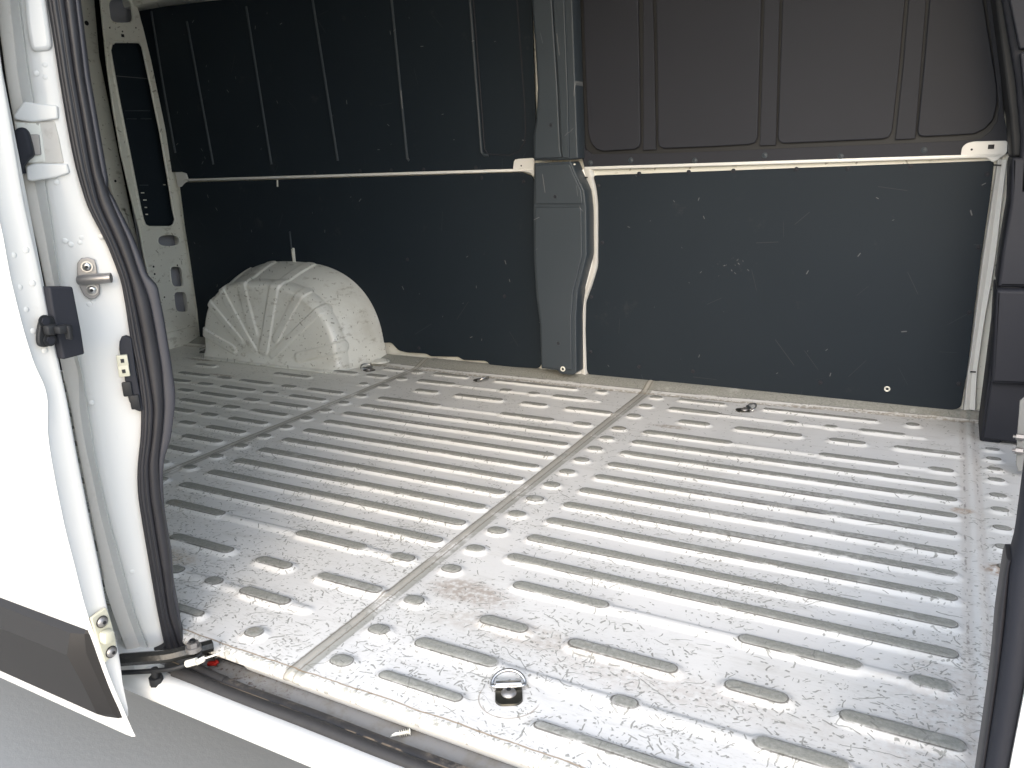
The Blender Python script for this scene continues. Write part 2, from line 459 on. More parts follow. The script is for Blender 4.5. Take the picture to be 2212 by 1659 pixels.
# ------------------------------------------------------------------ ground
t = T('pale_concrete')
n1 = t.noise(2.5, 6, .6); n2 = t.noise(60, 5, .7)
t.bump(n2, .002, .4)
M_ground = t.out(t.mix(t.mul(n2, .4), t.mix(n1, (.36, .36, .36), (.31, .31, .31)), (.26, .30, .30)), .8)
g = mobj('ground', [(-60, -60, -.5), (60, -60, -.5), (60, 60, -.5), (-60, 60, -.5)], [(0, 1, 2, 3)], M_ground)
tag(g, 'pale grey concrete ground below the van', None, kind='structure')

# ------------------------------------------------------------------ the van
van = bpy.data.objects.new('cargo_van', None); COL.objects.link(van)
tag(van, 'white cargo van, side door open on an empty scratched ribbed floor and black wall boards', 'van')

# ---- floor height field
B0 = -.008
caps = []
W_, TH = (.0085, .0185, .008), (.0035, .015, .0052)
def cap(xa, xb, yf, kind=W_): caps.append((xa, xb, yf-.0125, *kind))
FR = [-.095*i for i in range(11)]
RA, RB, RC, Ra, Rb, Rc = .134, .249, .356, -1.082, -1.190, -1.291
for off, s3 in ((0, 1), (-.985, 0)):
    for i in range(1, 10): cap(.361+off, 1.179+off, FR[i])
    for yf, a in ((FR[0], .362), (FR[10], .426)):
        cap(a+off, .618+off, yf); cap(.855+off, 1.045+off, yf); cap(1.117+off, 1.172+off, yf); cap(.50+off, 1.15+off, yf, TH)
    for yf in (RA, Ra):
        for a, b in ((.428, .519), (.599, .787), (.864, .956), (1.030, 1.188)): cap(a+off, b+off, yf)
    for yf in (RB, Rb):
        cap(.362+off, .520+off, yf); cap(.718+off, .760+off, yf); cap(.930+off, 1.053+off, yf); cap(.45+off, 1.10+off, yf, TH)
        if yf == RB or not s3: cap(.834+off, .872+off, yf)
    for yf in (RC, Rc):
        NR = (.005, .017, .0078)
        cap(.361+off, .513+off, yf, NR); cap(.638+off, (.970 if yf == RC or s3 else .935)+off, yf, NR); cap(1.048+off, 1.084+off, yf, (.011, .016, .0078))
    for yf in [RC, RB, RA]+FR+[Ra, Rb, Rc]:
        cap(.262+off, .298+off, yf)
for yf in FR+[RA-.0, Ra]:
    if yf == RA:
        cap(-1.253, -1.066, yf); cap(-1.706, -1.592, yf); cap(-.815, -.783, yf); continue
    for a, b in ((-.955, -.790), (-1.083, -1.018), (-1.306, -1.135), (-1.430, -1.360), (-1.655, -1.484), (-1.782, -1.712), (-2.0, -1.832)): cap(a, b, yf)
    cap(-2.05, -.90, yf, TH)
cap(-.872, -.781, RB); cap(-1.04, -.925, RB); cap(-.868, -.780, RC, (.005, .017, .0078))
for yf in (.210, .133, .055, -.022, -.124, -.210, -.312, -.408, -.50, -.60, -.70, -.80, -.90, -1.0): cap(1.246, 1.282, yf, (.0085, .014, .0078))

def floor_height(X, Y):
    Z = np.zeros_like(X)
    for (xa, xb, yc, wt, ws, h) in caps:
        x0, x1 = xa+wt+.004, xb-wt-.004
        m_ = (np.abs(Y-yc) < wt+ws+.002) & (X > xa-ws-.002) & (X < xb+ws+.002)
        if not m_.any(): continue
        dx = np.maximum(np.maximum(x0-X[m_], X[m_]-x1), 0); d = np.hypot(dx, Y[m_]-yc)
        tt = np.clip((wt+ws-d)/ws, 0, 1); z = h*tt*tt*(3-2*tt)
        Z[m_] = np.maximum(Z[m_], z)
    Z += B0
    for xs in (.218, -.752):                                  # joint: sealer bead and overlapping sheet
        Z += .0016*np.exp(-((X-xs+.001)/.0055)**2) - .0010*np.exp(-((X-xs-.016)/.006)**2)
        Z += .0012*(1/(1+np.exp(-(X-xs-.030)/.0012)) - 1/(1+np.exp(-(X-xs-.30)/.03)))
    Z += .0018*np.exp(-((X-1.211)/.009)**2) - .0016*np.exp(-((X-1.196)/.003)**2) - .0022*np.exp(-((X-1.226)/.003)**2)
    k = np.clip((X-.2)/1.0, 0, 1)*.055                        # flange turning up under the wall
    t_ = np.clip((Y-(.386+k))/(.486-.386-k), 0, 1); Z += .024*t_*t_*(3-2*t_) + .0016*(t_ > 0)
    r = np.hypot(X-.575, Y+1.262); Z += .0018/(1+np.exp((r-.050)/.0016))   # pad pressed round the tie-down
    t_ = np.clip((-1.352-Y)/.014, 0, 1); Z -= .008*t_*t_      # rolled lip
    Z += .0012*np.sin(X*3.1+Y*2.3)*np.cos(Y*4.7-X*1.3)*np.clip((Y+1.36)*6, 0, 1)*np.clip((.4-Y)*6, 0, 1)*.6
    return Z
xs = np.arange(-2.20, 1.42, .0048); ys = np.concatenate([np.arange(-1.366, .487, .0030)])
X, Y = np.meshgrid(xs, ys, indexing='ij'); Z = floor_height(X, Y)
nx, ny = X.shape
vb = np.stack([X, Y, Z], -1).reshape(-1, 3)
# skirt of the lip: folds down and back under
extra = []
for (dy, dz) in ((.0004, -.004), (.004, -.009)):
    q = np.stack([xs, np.full(nx, -1.366+dy), Z[:, 0]+dz+.0], -1); extra.append(q)
allv = np.concatenate([vb]+extra)
I = np.arange(nx-1)[:, None]*ny+np.arange(ny-1)[None]
fc = np.stack([I, I+ny, I+ny+1, I+1], -1).reshape(-1, 4)
k0 = nx*ny
a = np.arange(nx-1)
s1 = np.stack([a*ny, k0+a, k0+a+1, (a+1)*ny], -1); s2_ = np.stack([k0+a, k0+nx+a, k0+nx+a+1, k0+a+1], -1)
fc = np.concatenate([fc, s1, s2_])
me = bpy.data.meshes.new('cargo_floor'); me.vertices.add(len(allv)); me.vertices.foreach_set('co', allv.ravel().astype('f'))
me.loops.add(fc.size); me.loops.foreach_set('vertex_index', fc.ravel().astype('i'))
me.polygons.add(len(fc)); me.polygons.foreach_set('loop_start', np.arange(0, fc.size, 4, dtype='i'))
me.update(calc_edges=True); me.validate()
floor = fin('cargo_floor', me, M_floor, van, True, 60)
floor['label'] = 'white ribbed steel cargo floor, scratched, rib tops worn to grey'

# ---- far side wall (painted steel skin behind the boards)
WY = .486
FO, FX, FZ = V(0, WY, 0), V(1, 0, 0), V(0, 0, 1)
b = MB(); b.box((-.35, .512, .95), (4.5, .03, 1.95), M_in); side = b.done('side_wall', van)

def rivet_at(parent, px, py, y, r=.0062, mat=None, n=(0, -1, 0), name='rivet'):
    p = at(px, py, (0, y, 0), (0, 1, 0)); b = MB()
    b.cyl(p+Vector(n)*(-.002), p+Vector(n)*.0012, r*1.12, mat, 16); b.dome(p+Vector(n)*.0012, n, r, r*.45, mat, 16, 3)
    b.cyl(p+Vector(n)*(r*.45+.0008), p+Vector(n)*(r*.45+.0014), r*.22, M_black, 8)
    return b.done(name, parent)

yb = WY-.004                                             # lower boards
lower_r = pplate('lower_wall_board', [(1281, 379), (2143, 347), (2147, 352), (2142, 400), (2137, 439), (2119, 560), (2104, 680), (2091, 790), (2079, 862), (2076, 880), (2060, 886), (2010, 885), (1930, 875), (1800, 866), (1700, 858), (1560, 843), (1450, 832), (1360, 818), (1272, 810), (1267, 800), (1264.6, 712), (1266, 652), (1279.6, 616), (1292, 575), (1292, 439), (1288, 405)],
                 V(0, yb-.006, 0), FX, FZ, .008, M_board, van, .002, r=.012)
for p in [(1380.6, 375), (1487.5, 371.6), (1584, 369), (1720, 365.6), (1831.7, 363.7), (1967, 359), (2133, 376), (1293, 401), (1301, 524), (1277.5, 641), (1275.6, 760), (1380.6, 792), (1497, 802), (1772, 826), (2113.5, 534), (2094.6, 675), (2071.7, 829)]:
    rivet_at(lower_r, *p, yb-.006, mat=M_liner)
def ringhole(parent, px, py, y, r, mat=M_wpl):
    p = at(px, py, (0, y, 0), (0, 1, 0)); b = MB(); n = V(0, -1, 0)
    pts = [p+n*.0008+V(math.cos(q)*r*.78, 0, math.sin(q)*r*.78) for q in [2*math.pi*i/20 for i in range(20)]]
    b.tube(pts, r*.28, mat, 8, True); b.cyl(p-n*.001, p+n*.0009, r*.6, M_black, 16)
    return b.done('grommet', parent)
ringhole(lower_r, 1916.4, 840, yb-.006, .0085)
lower_l = pplate('lower_wall_board', [(388, 402), (392, 394), (1130, 372), (1150, 380), (1156, 400), (1158, 445), (1165, 650), (1170, 785), (1163, 796), (1090, 792), (1060, 790), (1050, 780), (1000, 778), (990, 771), (930, 770), (920, 764), (880, 762), (860, 757), (845, 740), (700, 745), (460, 745), (432, 733), (426, 672), (411, 566), (399.5, 494)],
                 V(0, yb-.006, 0), FX, FZ, .008, M_board, van, .002, r=.012)
for p in [(1131, 392), (1040, 384), (905, 752), (1090, 640), (880, 560)]: rivet_at(lower_l, *p, yb-.006, mat=M_liner)
b = MB(); p1 = at(599.5, 389, (0, yb-.0068, 0), (0, 1, 0)); p2 = at(599.5, 403, (0, yb-.0068, 0), (0, 1, 0))
b.tube([p1, p2], .0035, M_in, 8); b.done('board_joint', lower_l)
b = MB(); p1 = at(626, 500, (0, yb-.0066, 0), (0, 1, 0)); p2 = at(632, 556, (0, yb-.0066, 0), (0, 1, 0))
b.tube([p1, p2], .004, M_trim, 8); b.done('board_joint', lower_l)

# painted rail between upper and lower boards, raised
b = MB()
for (x0, y0, x1, y1) in ((395, 389, 1152, 366.5), (1262, 363.5, 2165, 335.5)):
    A = at(x0, y0, (0, WY-.012, 0), (0, 1, 0)); Bp = at(x1, y1, (0, WY-.012, 0), (0, 1, 0))
    b.box((A+Bp)/2+V(0, .006, 0), ((Bp-A).length, .016, .0105), M_body, Matrix.Rotation(-math.atan2((Bp-A).z, (Bp-A).x), 3, 'Y'), .003)
b.done('wall_rail', van)
# corner tabs at the ends of the rail
tabs = [[(386, 372), (392, 372), (400, 373.5), (404, 382), (406, 390), (398, 396), (391, 404), (384, 404), (378, 372)],
        [(1107, 371), (1110, 346), (1118, 343), (1153, 341), (1153, 384), (1146, 374), (1130, 370)],
        [(2075, 335), (2078, 318), (2088, 309), (2105, 305), (2177, 303.5), (2176, 330), (2146, 352), (2130, 340), (2080, 341)]]
for q in tabs: pplate('corner_tab', q, V(0, WY-.013, 0), FX, FZ, .012, M_body, van, .002, r=.008)
b = MB(); p = at(2141, 317, (0, WY-.0135, 0), (0, 1, 0))
b.tube([p+V(0, 0, -.006), p+V(0, 0, .006)], .0075, M_black, 12, flat=.2); b.done('tab_hole', van); b = MB(); p = at(2099, 323, (0, WY-.0135, 0), (0, 1, 0)); b.cyl(p, p+V(0, -.0008, 0), .003, M_black, 10); b.done('tab_hole', van); b = MB()
p = at(1126, 358, (0, WY-.0135, 0), (0, 1, 0)); b.cyl(p, p+V(0, -.0008, 0), .003, M_black, 10)
b.done('tab_hole', van)

# right painted post, channel-shaped
b = MB(); Lc = [(2154, 345), (2140, 439), (2121, 560), (2106, 680), (2095, 770), (2089, 800), (2083, 862), (2080, 884)]
Rc_ = [(2176, 345), (2165, 439), (2154, 540), (2143, 610), (2126, 700), (2112, 800), (2110, 830), (2108, 900)]
L = smooth_curve(Lc, 345, 884, 40); R = smooth_curve(Rc_, 345, 884, 40)
def chan(t_): return .35+.65*abs(math.cos(math.pi*t_)) if 0 < t_ < 1 else 0
ribbon(b, L, R, (0, WY-.008, 0), (0, -1, 0), M_body, .010, .02, 12, chan); b.done('body_post', van)
b = MB()
for q in [(2144, 2163, 356.5), (2096, 2108, 803)]:
    A = at(q[0], q[2], (0, WY-.021, 0), (0, 1, 0)); Bp = at(q[1], q[2]+.5, (0, WY-.021, 0), (0, 1, 0)); b.tube([A, Bp], .0022, M_black, 6); b.done('post_slot', van); b = MB()


# S-shaped painted channel beside the pillar
Lc = [(1246, 366), (1256, 400), (1268, 425), (1271, 452), (1273, 553), (1258, 613), (1245.5, 657), (1243, 700), (1244, 802)]
Rc_ = [(1279, 366), (1281, 380), (1289, 409), (1293, 452), (1292.5, 575), (1280, 616), (1266.5, 652), (1265, 712), (1269, 806)]
L = smooth_curve(Lc, 366, 815, 60, 3); R = smooth_curve(Rc_, 366, 815, 60, 3)
b = MB(); ribbon(b, L, R, (0, WY-.006, 0), (0, -1, 0), M_body, .012, .02, 12, chan); b.done('body_post', van)
b = MB()
for q in [(1254, 1269, 383.5)]:
    A = at(q[0], q[2], (0, WY-.019, 0), (0, 1, 0)); Bp = at(q[1], q[2]-.3, (0, WY-.019, 0), (0, 1, 0)); b.tube([A, Bp], .0022, M_black, 6)
b.done('post_slot', van); b = MB(); p = at(1251, 752, (0, WY-.018, 0), (0, 1, 0)); b.box(p, (.006, .002, .006), M_black); b.done('post_slot', van)

# ---- upper liners
def liner(outline, pads, strips, rivets, name='upper_wall_liner'):
    o = pplate(name, outline, V(0, WY-.001, 0), FX, FZ, .010, M_liner, van, .002, r=.01)
    return o
up_r = pplate('upper_wall_liner', [(1262, 361), (1253, 322), (1243, -260), (2110, -420), (2150, 0), (2163, 180), (2167, 240), (2180, 307), (2178, 332), (1700, 347), (1263, 362)],
              V(0, WY-.012, 0), FX, FZ, .010, M_liner, van, .0008,
              holes=[[(1248, -245), (1253, 200), (1258, 300), (1265, 324), (1280, 333), (1430, 331), (1640, 323), (1700, 320), (1900, 312), (2090, 303.5), (2120, 299.5), (2140, 284), (2154, 262), (2158, 235), (2154, 190), (2142, 90), (2128, -20), (2092, -390)]])
back = pplate('pocket_back', [(1240, -255), (1256, 338), (2130, 306), (2168, 290), (2172, 200), (2120, -410)], V(0, WY+.004, 0), FX, FZ, .003, M_black, up_r, .0005)
pads = [[(1251, -250), (1259, 0), (1264, 150), (1270, 286), (1276, 308), (1288, 322), (1302, 326.5), (1370, 322.5), (1380, 317), (1383, 308), (1381, 150), (1378, 0), (1372, -270)],
        [(1404, -280), (1417, 0), (1420, 150), (1421, 305), (1424, 316), (1433, 320.5), (1530, 317), (1618, 312), (1631, 308), (1636, 296), (1640, 150), (1644, 0), (1652, -320)],
        [(1699, -330), (1690, 0), (1685, 150), (1680, 296), (1683, 305), (1692, 309.5), (1800, 305), (1908, 300), (1920, 296), (1927, 284), (1942, 150), (1955, 0), (1980, -370)],
        [(2035, -380), (2008, 0), (1995, 150), (1982, 284), (1985, 292), (1995, 295), (2060, 292), (2105, 289), (2128, 278), (2146, 258), (2154, 222), (2154, 190), (2140, 100), (2124, 0), (2085, -400)]]
for q in pads: pplate('raised_pad', q, V(0, WY-.0115, 0), FX, FZ, .008, M_liner, up_r, .003, r=.004)
strips = [[(1386, -270), (1389, 0), (1389, 325), (1417, 323), (1414, 150), (1410, 0), (1399, -275)],
          [(1660, -325), (1651, 0), (1646, 150), (1641, 315), (1676, 313.5), (1680, 150), (1684, 0), (1692, -330)],
          [(1987, -375), (1963, 0), (1950, 150), (1934, 302), (1977, 299.5), (1989, 150), (2001, 0), (2026, -380)]]
for q in strips: pplate('raised_rib', q, V(0, WY-.0085, 0), FX, FZ, .005, M_liner, up_r, .002)
for p in [(1275.6, 352), (1362.8, 346), (1501, 347), (1652, 335.5), (1815.8, 337.5), (1996, 324.6)]: rivet_at(up_r, *p, WY-.012, .008, M_trim)

up_l = pplate('upper_wall_liner', [(370, 372), (300, 24), (305, 20.5), (450, 2), (870, -40), (1146, -62), (1160, 345), (1110, 344), (1106, 366), (407, 386), (403, 375), (392, 371)],
              V(0, WY-.010, 0), FX, FZ, .009, M_board, van, .002)
lines = [[(327, 24), (352, 180), (379, 330)], [(404, 46), (461, 355)], [(532, 14), (586.5, 355)], [(674, -10), (730, 347)], [(843, -30), (880, 342), (884, 347)],
         [(1012, -45), (1040, 328), (1046, 335), (1056, 336)]]
for q in lines:
    b = MB(); b.tube([at(x_, y_, (0, WY-.0105, 0), (0, 1, 0)) for x_, y_ in q], .0052, M_trim, 8); b.done('raised_rib', up_l)
b = MB(); b.tube([at(x_, y_, (0, WY-.0105, 0), (0, 1, 0)) for x_, y_ in [(1019, -45), (1047, 322), (1054, 333), (1100, 335.5), (1120, 328), (1133, 308), (1135, 280), (1134, 240), (1117, 0), (1113, -50)]], .0025, M_liner, 8); b.done('pad_edge', up_l)
for p in [(680, 373), (778, 369), (845, 368), (915, 366), (1028, 362)]: rivet_at(up_l, *p, WY-.010, .0065, M_liner)

# painted cant rail along the roof edge
b = MB(); b.box((-.35, .45, 1.60), (4.5, .10, .20), M_in, None, .02); b.done('roof_rail', van)

# ---- pillar covers
py_ = .400
side_r = MB()
pc = pplate('pillar_cover', [(1154, 352), (1233, 348.5), (1246, 380), (1262, 412), (1266, 452), (1267, 553), (1248, 628), (1244, 684), (1245, 806), (1238, 810), (1211, 808), (1204, 800), (1169, 796), (1166, 700), (1158, 640), (1153, 560), (1152, 450)],
            V(0, py_+.006, 0), FX, FZ, .075, M_trim, van, .004, r=.006)
pplate('cover_face', [(1156, 449), (1158, 447), (1253, 447), (1256, 452), (1257.5, 553), (1238, 632), (1234, 684), (1235, 800), (1170, 794), (1168, 700), (1161, 640), (1156, 560)], V(0, py_, 0), FX, FZ, .012, M_trim, pc, .004, r=.004)
pplate('cover_face', [(1156, 356), (1230, 353), (1240, 378), (1255, 410), (1258, 436), (1256, 441), (1156, 441)], V(0, py_, 0), FX, FZ, .012, M_trim, pc, .004, r=.006)
pu = pplate('pillar_cover', [(1153, 347), (1152, 295), (1158, 259), (1161, 191), (1155, 90), (1148, 0), (1140, -200), (1232, -200), (1236, 0), (1243, 200), (1248, 342), (1231, 345)],
            V(0, py_+.014, 0), FX, FZ, .07, M_trim, van, .004, r=.003)
pplate('cover_face', [(1155, 343), (1154.5, 295), (1160, 259), (1163, 191), (1157, 90), (1150, 0), (1143, -195), (1187, -195), (1191.5, 0), (1203, 180), (1209.5, 322), (1213, 340)], V(0, py_+.004, 0), FX, FZ, .014, M_trim, pu, .004)
pplate('cover_face', [(1229, 341), (1226, 200), (1218.5, 0), (1212, -195), (1190, -195), (1194, 0), (1206, 180), (1213, 322), (1215, 341)], V(0, py_+.006, 0), FX, FZ, .012, M_trim, pu, .003)
def screw(parent, px, py, y, r=.007):
    p = at(px, py, (0, y, 0), (0, 1, 0)); b = MB(); n = V(0, -1, 0)
    pts = [p+V(math.cos(q)*r, 0, math.sin(q)*r) for q in [2*math.pi*i/20 for i in range(20)]]
    b.tube(pts, r*.22, M_trim, 8, True); b.cyl(p, p+n*.0006, r*.85, M_liner, 16); b.dome(p, n, r*.5, r*.4, M_liner, 12, 3)
    b.done('screw', parent)
screw(pu, 1189.6, 270, py_+.004); screw(pc, 1199, 425, py_); screw(pc, 1206, 741.7, py_)
ringhole(pc, 1216, 797, py_-.0005, .0095)
b = MB(); p = at(1232, 347, (0, py_+.01, 0), (0, 1, 0)); b.cyl(p, p+V(0, -.006, 0), .0035, M_steel, 8)
p = at(1242, 355, (0, py_+.02, 0), (0, 1, 0)); b.cyl(p, p+V(0, -.006, 0), .003, M_wpl, 8); b.done('clip', pc)

# ---- wheel arch
def arch():
    cx, zc = -1.435, 0.0
    Rx0, Rz0 = .475, .412; nT, nR = 420, 150
    vs = []; F = []
    def prof(s):
        """s 0..1 : from the wall, over the shoulder, down the face. returns (scale, y, amount of radial squash)"""
        if s < .52:
            u = s/.52; return (1-.13*u**1.4, WY-.006-(.17)*u)
        if s < .66:
            u = (s-.52)/.14; a_ = u*math.pi/2
            return (.87-.055*(1-math.cos(a_)) , WY-.176-.055*math.sin(a_)) if False else (.87-.075*(1-math.cos(a_)), WY-.176-.058*math.sin(a_))
        u = (s-.66)/.34; return (.795*(1-u), WY-.234-.016*math.sin(u*math.pi/2))
    ribs = [(12, .70, .30), (37, .80, .36), (58, .60, .36), (78, .60, .36), (98, .80, .36), (120, .60, .36), (140, .80, .36), (166, .70, .30)]
    ribs = [(11, .55, .52), (40, .22, .86), (60, .42, .86), (80, .20, 1.0), (99, .42, 1.0), (119, .22, 1.0), (139, .42, .84), (166, .50, .52)]
    for j in range(nR+1):
        s = j/nR; k, y = prof(s)
        for i in range(nT+1):
            th = math.pi*i/nT
            c, sn = math.cos(th), math.sin(th)
            e = 2/2.6
            ux = math.copysign(abs(c)**e, c); uz = sn**e
            px = (Rx0 if c > 0 else .438)*k*ux*(1.0+.03*(1-k)); pz = Rz0*k*uz
            # radial raised bars
            rad = math.degrees(th); h = 0
            rr = k/ .795 if s >= .66 else 1+(1-(s/.66))*1.0
            R_m = .40*min(rr, 1.0)
            for (a_, r0, r1) in ribs:
                wv = math.radians(rad-a_)*max(R_m, .05)
                lim0 = r0; top = r1 > .9
                end = 1.0 if s >= .66 else (2.0 if top else 1.0+.25)
                dr = max(lim0-rr, rr-(1.9 if top else 1.18), 0)*.38
                d = math.hypot(wv, dr)
                tt = min(max((.0265-d)/.009, 0), 1); h = max(h, .0062*tt*tt*(3-2*tt))
            fy = h if s >= .60 else 0; fr = h if s < .66 else 0
            rn = math.hypot(px, pz)+1e-6
            px += px/rn*fr; pz += pz/rn*fr
            # foot flares out
            fl = max(0, 1-pz/.05); yy = y-fy-(.018*fl*fl if s > .3 else 0); px *= 1+.03*fl*fl
            vs.append((cx+px, yy, zc-.01+pz))
    for j in range(nR):
        for i in range(nT):
            a0 = j*(nT+1)+i; F.append((a0, a0+1, a0+nT+2, a0+nT+1))
    o = mobj('wheel_arch', vs, F, M_arch, van, True, 80)
    b = MB()                                                     # flange and cover strip at the foot
    b.box((cx+.0, WY-.262, -.004), (.80, .045, .006), M_arch, None, .002); b.done('arch_flange', o)
    b = MB(); p = V(-.93, .40, .006); b.dome(p, (0, 0, 1), .040, .010, M_arch, 24, 5); b.done('foot_boss', o)
    tab = MB(); P = at(632.5, 543, (0, WY-.012, 0), (0, 1, 0)); tab.box(P+V(.002, 0, -.022), (.016, .006, .075), M_in, None, .0025)
    tab.cyl(P+V(-.002, -.0035, .014), P+V(-.002, -.0042, .014), .003, M_black, 10); tab.done('fixing_tab', o)
    return o
arch()

# ---- rear corner pillar with openings, rear door beyond it
RO, RX, RZ = V(-2.12, 0, 0), V(0, 1, 0), V(0, 0, 1)
slot = [(237, 109), (254, 205), (273, 300), (289, 382), (303, 452.6), (308, 474), (313, 486), (322, 491), (366, 491), (375, 486), (379, 474), (374, 452), (363, 382), (346.5, 286), (327, 191), (308, 101), (302, 92), (296, 90), (248, 90), (240, 96)]
def ell(cx, cy, rx, ry, n=28, p=2.0, tilt=0):
    out = []
    for i in range(n):
        a = 2*math.pi*i/n; c, s = math.cos(a), math.sin(a); e = 2/p
        X_, Y_ = rx*math.copysign(abs(c)**e, c), ry*math.copysign(abs(s)**e, s)
        out.append((cx+X_-Y_*math.sin(tilt), cy+Y_))
    return out
holes = [slot, ell(364, 519.6, 23, 12.5, 28, 2.6), ell(382, 597.4, 13, 22, 28, 4, -.12), ell(391, 652, 14, 22, 28, 4, -.12), ell(261, 24, 25, 26, 28, 4, -.12)]
rp = pplate('rear_pillar', [(298, 18), (310, 60), (327, 130), (368, 327), (386, 375), (393, 409), (399.5, 494), (411, 566), (426.8, 672), (432, 745), (362, 760), (350, 700), (335, 640), (324, 606), (311.6, 551), (301.5, 494), (285, 430), (262, 330), (246, 240), (232, 140), (224, 60), (217, -10), (214, -60), (290, -60)],
            RO, RX, RZ, .012, M_in, van, .003, holes=holes)
b = MB(); b.tube([at(x_, y_, RO+V(.001, 0, 0), (1, 0, 0)) for x_, y_ in slot], .006, M_in, 8, True); b.done('opening_rim', rp)
for h in holes[1:]:
    b = MB(); b.tube([at(x_, y_, RO, (1, 0, 0)) for x_, y_ in h], .0022, M_in, 6, True); b.done('opening_rim', rp)
pplate('slot_cover', [(225, 80), (315, 80), (390, 500), (310, 505)], V(-2.165, 0, 0), RX, RZ, .006, M_board, rp, .001)
for (x0, x1, y_) in ((270, 324, 239), (273, 295, 256.5), (304, 327, 256.5), (302, 320, 400), (353, 357, 399), (305, 311, 416.5), (310, 316, 432), (313, 317, 448), (315, 319, 463)):
    b = MB(); b.tube([at(x0, y_, (-2.158, 0, 0), (1, 0, 0)), at(x1, y_, (-2.158, 0, 0), (1, 0, 0))], .0028, M_trim if x1-x0 > 8 else M_wpl, 6); b.done('pale_streak', rp)  # pale streak marks on the slot cover, modelled as thin bars
b = MB(); t = T('grey_blue_primer'); M_prim = t.out((.30, .31, .35), .5); b.box((-2.20, .40, .40), (.01, .20, .75), M_prim); b.done('inner_skin', rp); b = MB(); b.box((-2.19, .375, 1.47), (.01, .15, .20), M_prim); b.done('inner_skin', rp)
for (x_, y_, r) in ((237, 60, .0035), (293.5, 60, .0035), (264.5, 68, .0035), (308, 597, .005), (331.6, 576, .005), (334, 592, .005), (383, 573, .004), (355, 642, .004)):
    p = at(x_, y_, RO, (1, 0, 0)); b = MB(); b.cyl(p, p+V(.0008, 0, 0), r, M_black, 10); b.done('drilled_hole', rp)
b = MB(); p = at(265, 77, RO, (1, 0, 0)); b.box(p, (.002, .014, .012), M_black); b.done('drilled_hole', rp)
# return of the pillar to the side wall, foot
b = MB(); b.box((-2.115, .39, .02), (.03, .18, .10), M_in, None, .008); b.done('pillar_flange', rp)
# rear door with dark seal
b = MB(); b.box((-2.31, -.79, .87), (.02, 1.16, 1.80), M_in); b.box((-2.31, .145, .87), (.02, .70, 1.80), M_black); rd = b.done('rear_door', van)
dp = pplate('door_frame', [(166, 0), (180, 110), (205, 245), (230, 370), (240, 402), (250, 445), (270, 460), (295, 560), (318, 640), (330, 650), (282, 453), (254, 317), (235, 218), (215.5, 123), (204.6, 0), (200, -60), (160, -60)],
           V(-2.26, 0, 0), RX, RZ, .03, M_in, rd, .004, holes=[[(252, 447), (272, 449), (286, 500), (300, 570), (296, 575), (276, 520)]])
b = MB(); p = at(187, 50, (-2.26, 0, 0), (1, 0, 0)); b.cyl(p, p+V(.001, 0, 0), .010, M_black, 12); b.done('drilled_hole', rd); b = MB(); p = at(249, 391, (-2.26, 0, 0), (1, 0, 0)); b.cyl(p, p+V(.001, 0, 0), .006, M_black, 12); b.done('drilled_hole', rd)

# ---- right-hand end of the bay: covers of the far front pillar
def blk(name, px, y0, depth, mat, parent, bev=.006, r=.006):
    return pplate(name, px, V(0, y0, 0), FX, FZ, depth, mat, parent, bev, r=r)
fp = blk('front_pillar_cover', [(2122, 948), (2200, 958), (2330, 965), (2330, 800), (2143, 800), (2136, 850), (2130, 900)], .262, .20, M_liner, van)
blk('cover_block', [(2141, 828), (2152, 626), (2320, 630), (2320, 836)], .235, .20, M_liner, fp, .008)
blk('cover_block', [(2155, 620), (2165, 540), (2182, 439), (2186, 340), (2320, 340), (2320, 622)], .262, .20, M_liner, fp, .008)
blk('cover_block', [(2186, 340), (2180, 250), (2165, 130), (2140, -60), (2110, -300), (2320, -300), (2320, 345)], .30, .17, M_black, fp, .008)
blk('cover_block', [(2200, 420), (2206, 300), (2194, 170), (2165, 0), (2140, -150), (2320, -150), (2320, 425)], .262, .08, M_liner, fp, .008)
blk('cover_block', [(2224, 330), (2203, 113), (2320, 95), (2320, 330)], .235, .10, M_liner, fp, .004)
blk('cover_block', [(2202, 106), (2180, 0), (2160, -90), (2320, -90), (2320, 88)], .235, .10, M_liner, fp, .004)
b = MB(); A = at(2110, 660, (0, .47, 0), (0, 1, 0))
b.box((1.262, .375, .36), (.05, .20, .76), M_liner, None, .008); b.done('cover_side', fp)
t = T('shadowed_bracket_paint'); M_dim = t.out((.30, .30, .29), .45)  # white bracket in shadow: its shade is put into this grey
# little white bracket with two bolts at the frame edge
sb = pplate('seat_bracket', [(2203, 866), (2222, 850), (2300, 850), (2300, 1030), (2200, 1018), (2195, 1005), (2197, 940), (2201, 895)], V(0, .02, 0), FX, FZ, .006, M_dim, van, .002)
for q in ((2201, 944), (2199, 974)):
    p = at(*q, (0, .012, 0), (0, 1, 0)); b = MB(); b.cyl(p+V(.01, 0, 0), p+V(-.006, 0, 0), .008, M_dsteel, 6); b.cyl(p+V(-.006, 0, 0), p+V(-.012, 0, 0), .004, M_dsteel, 10); b.done('bolt', sb)

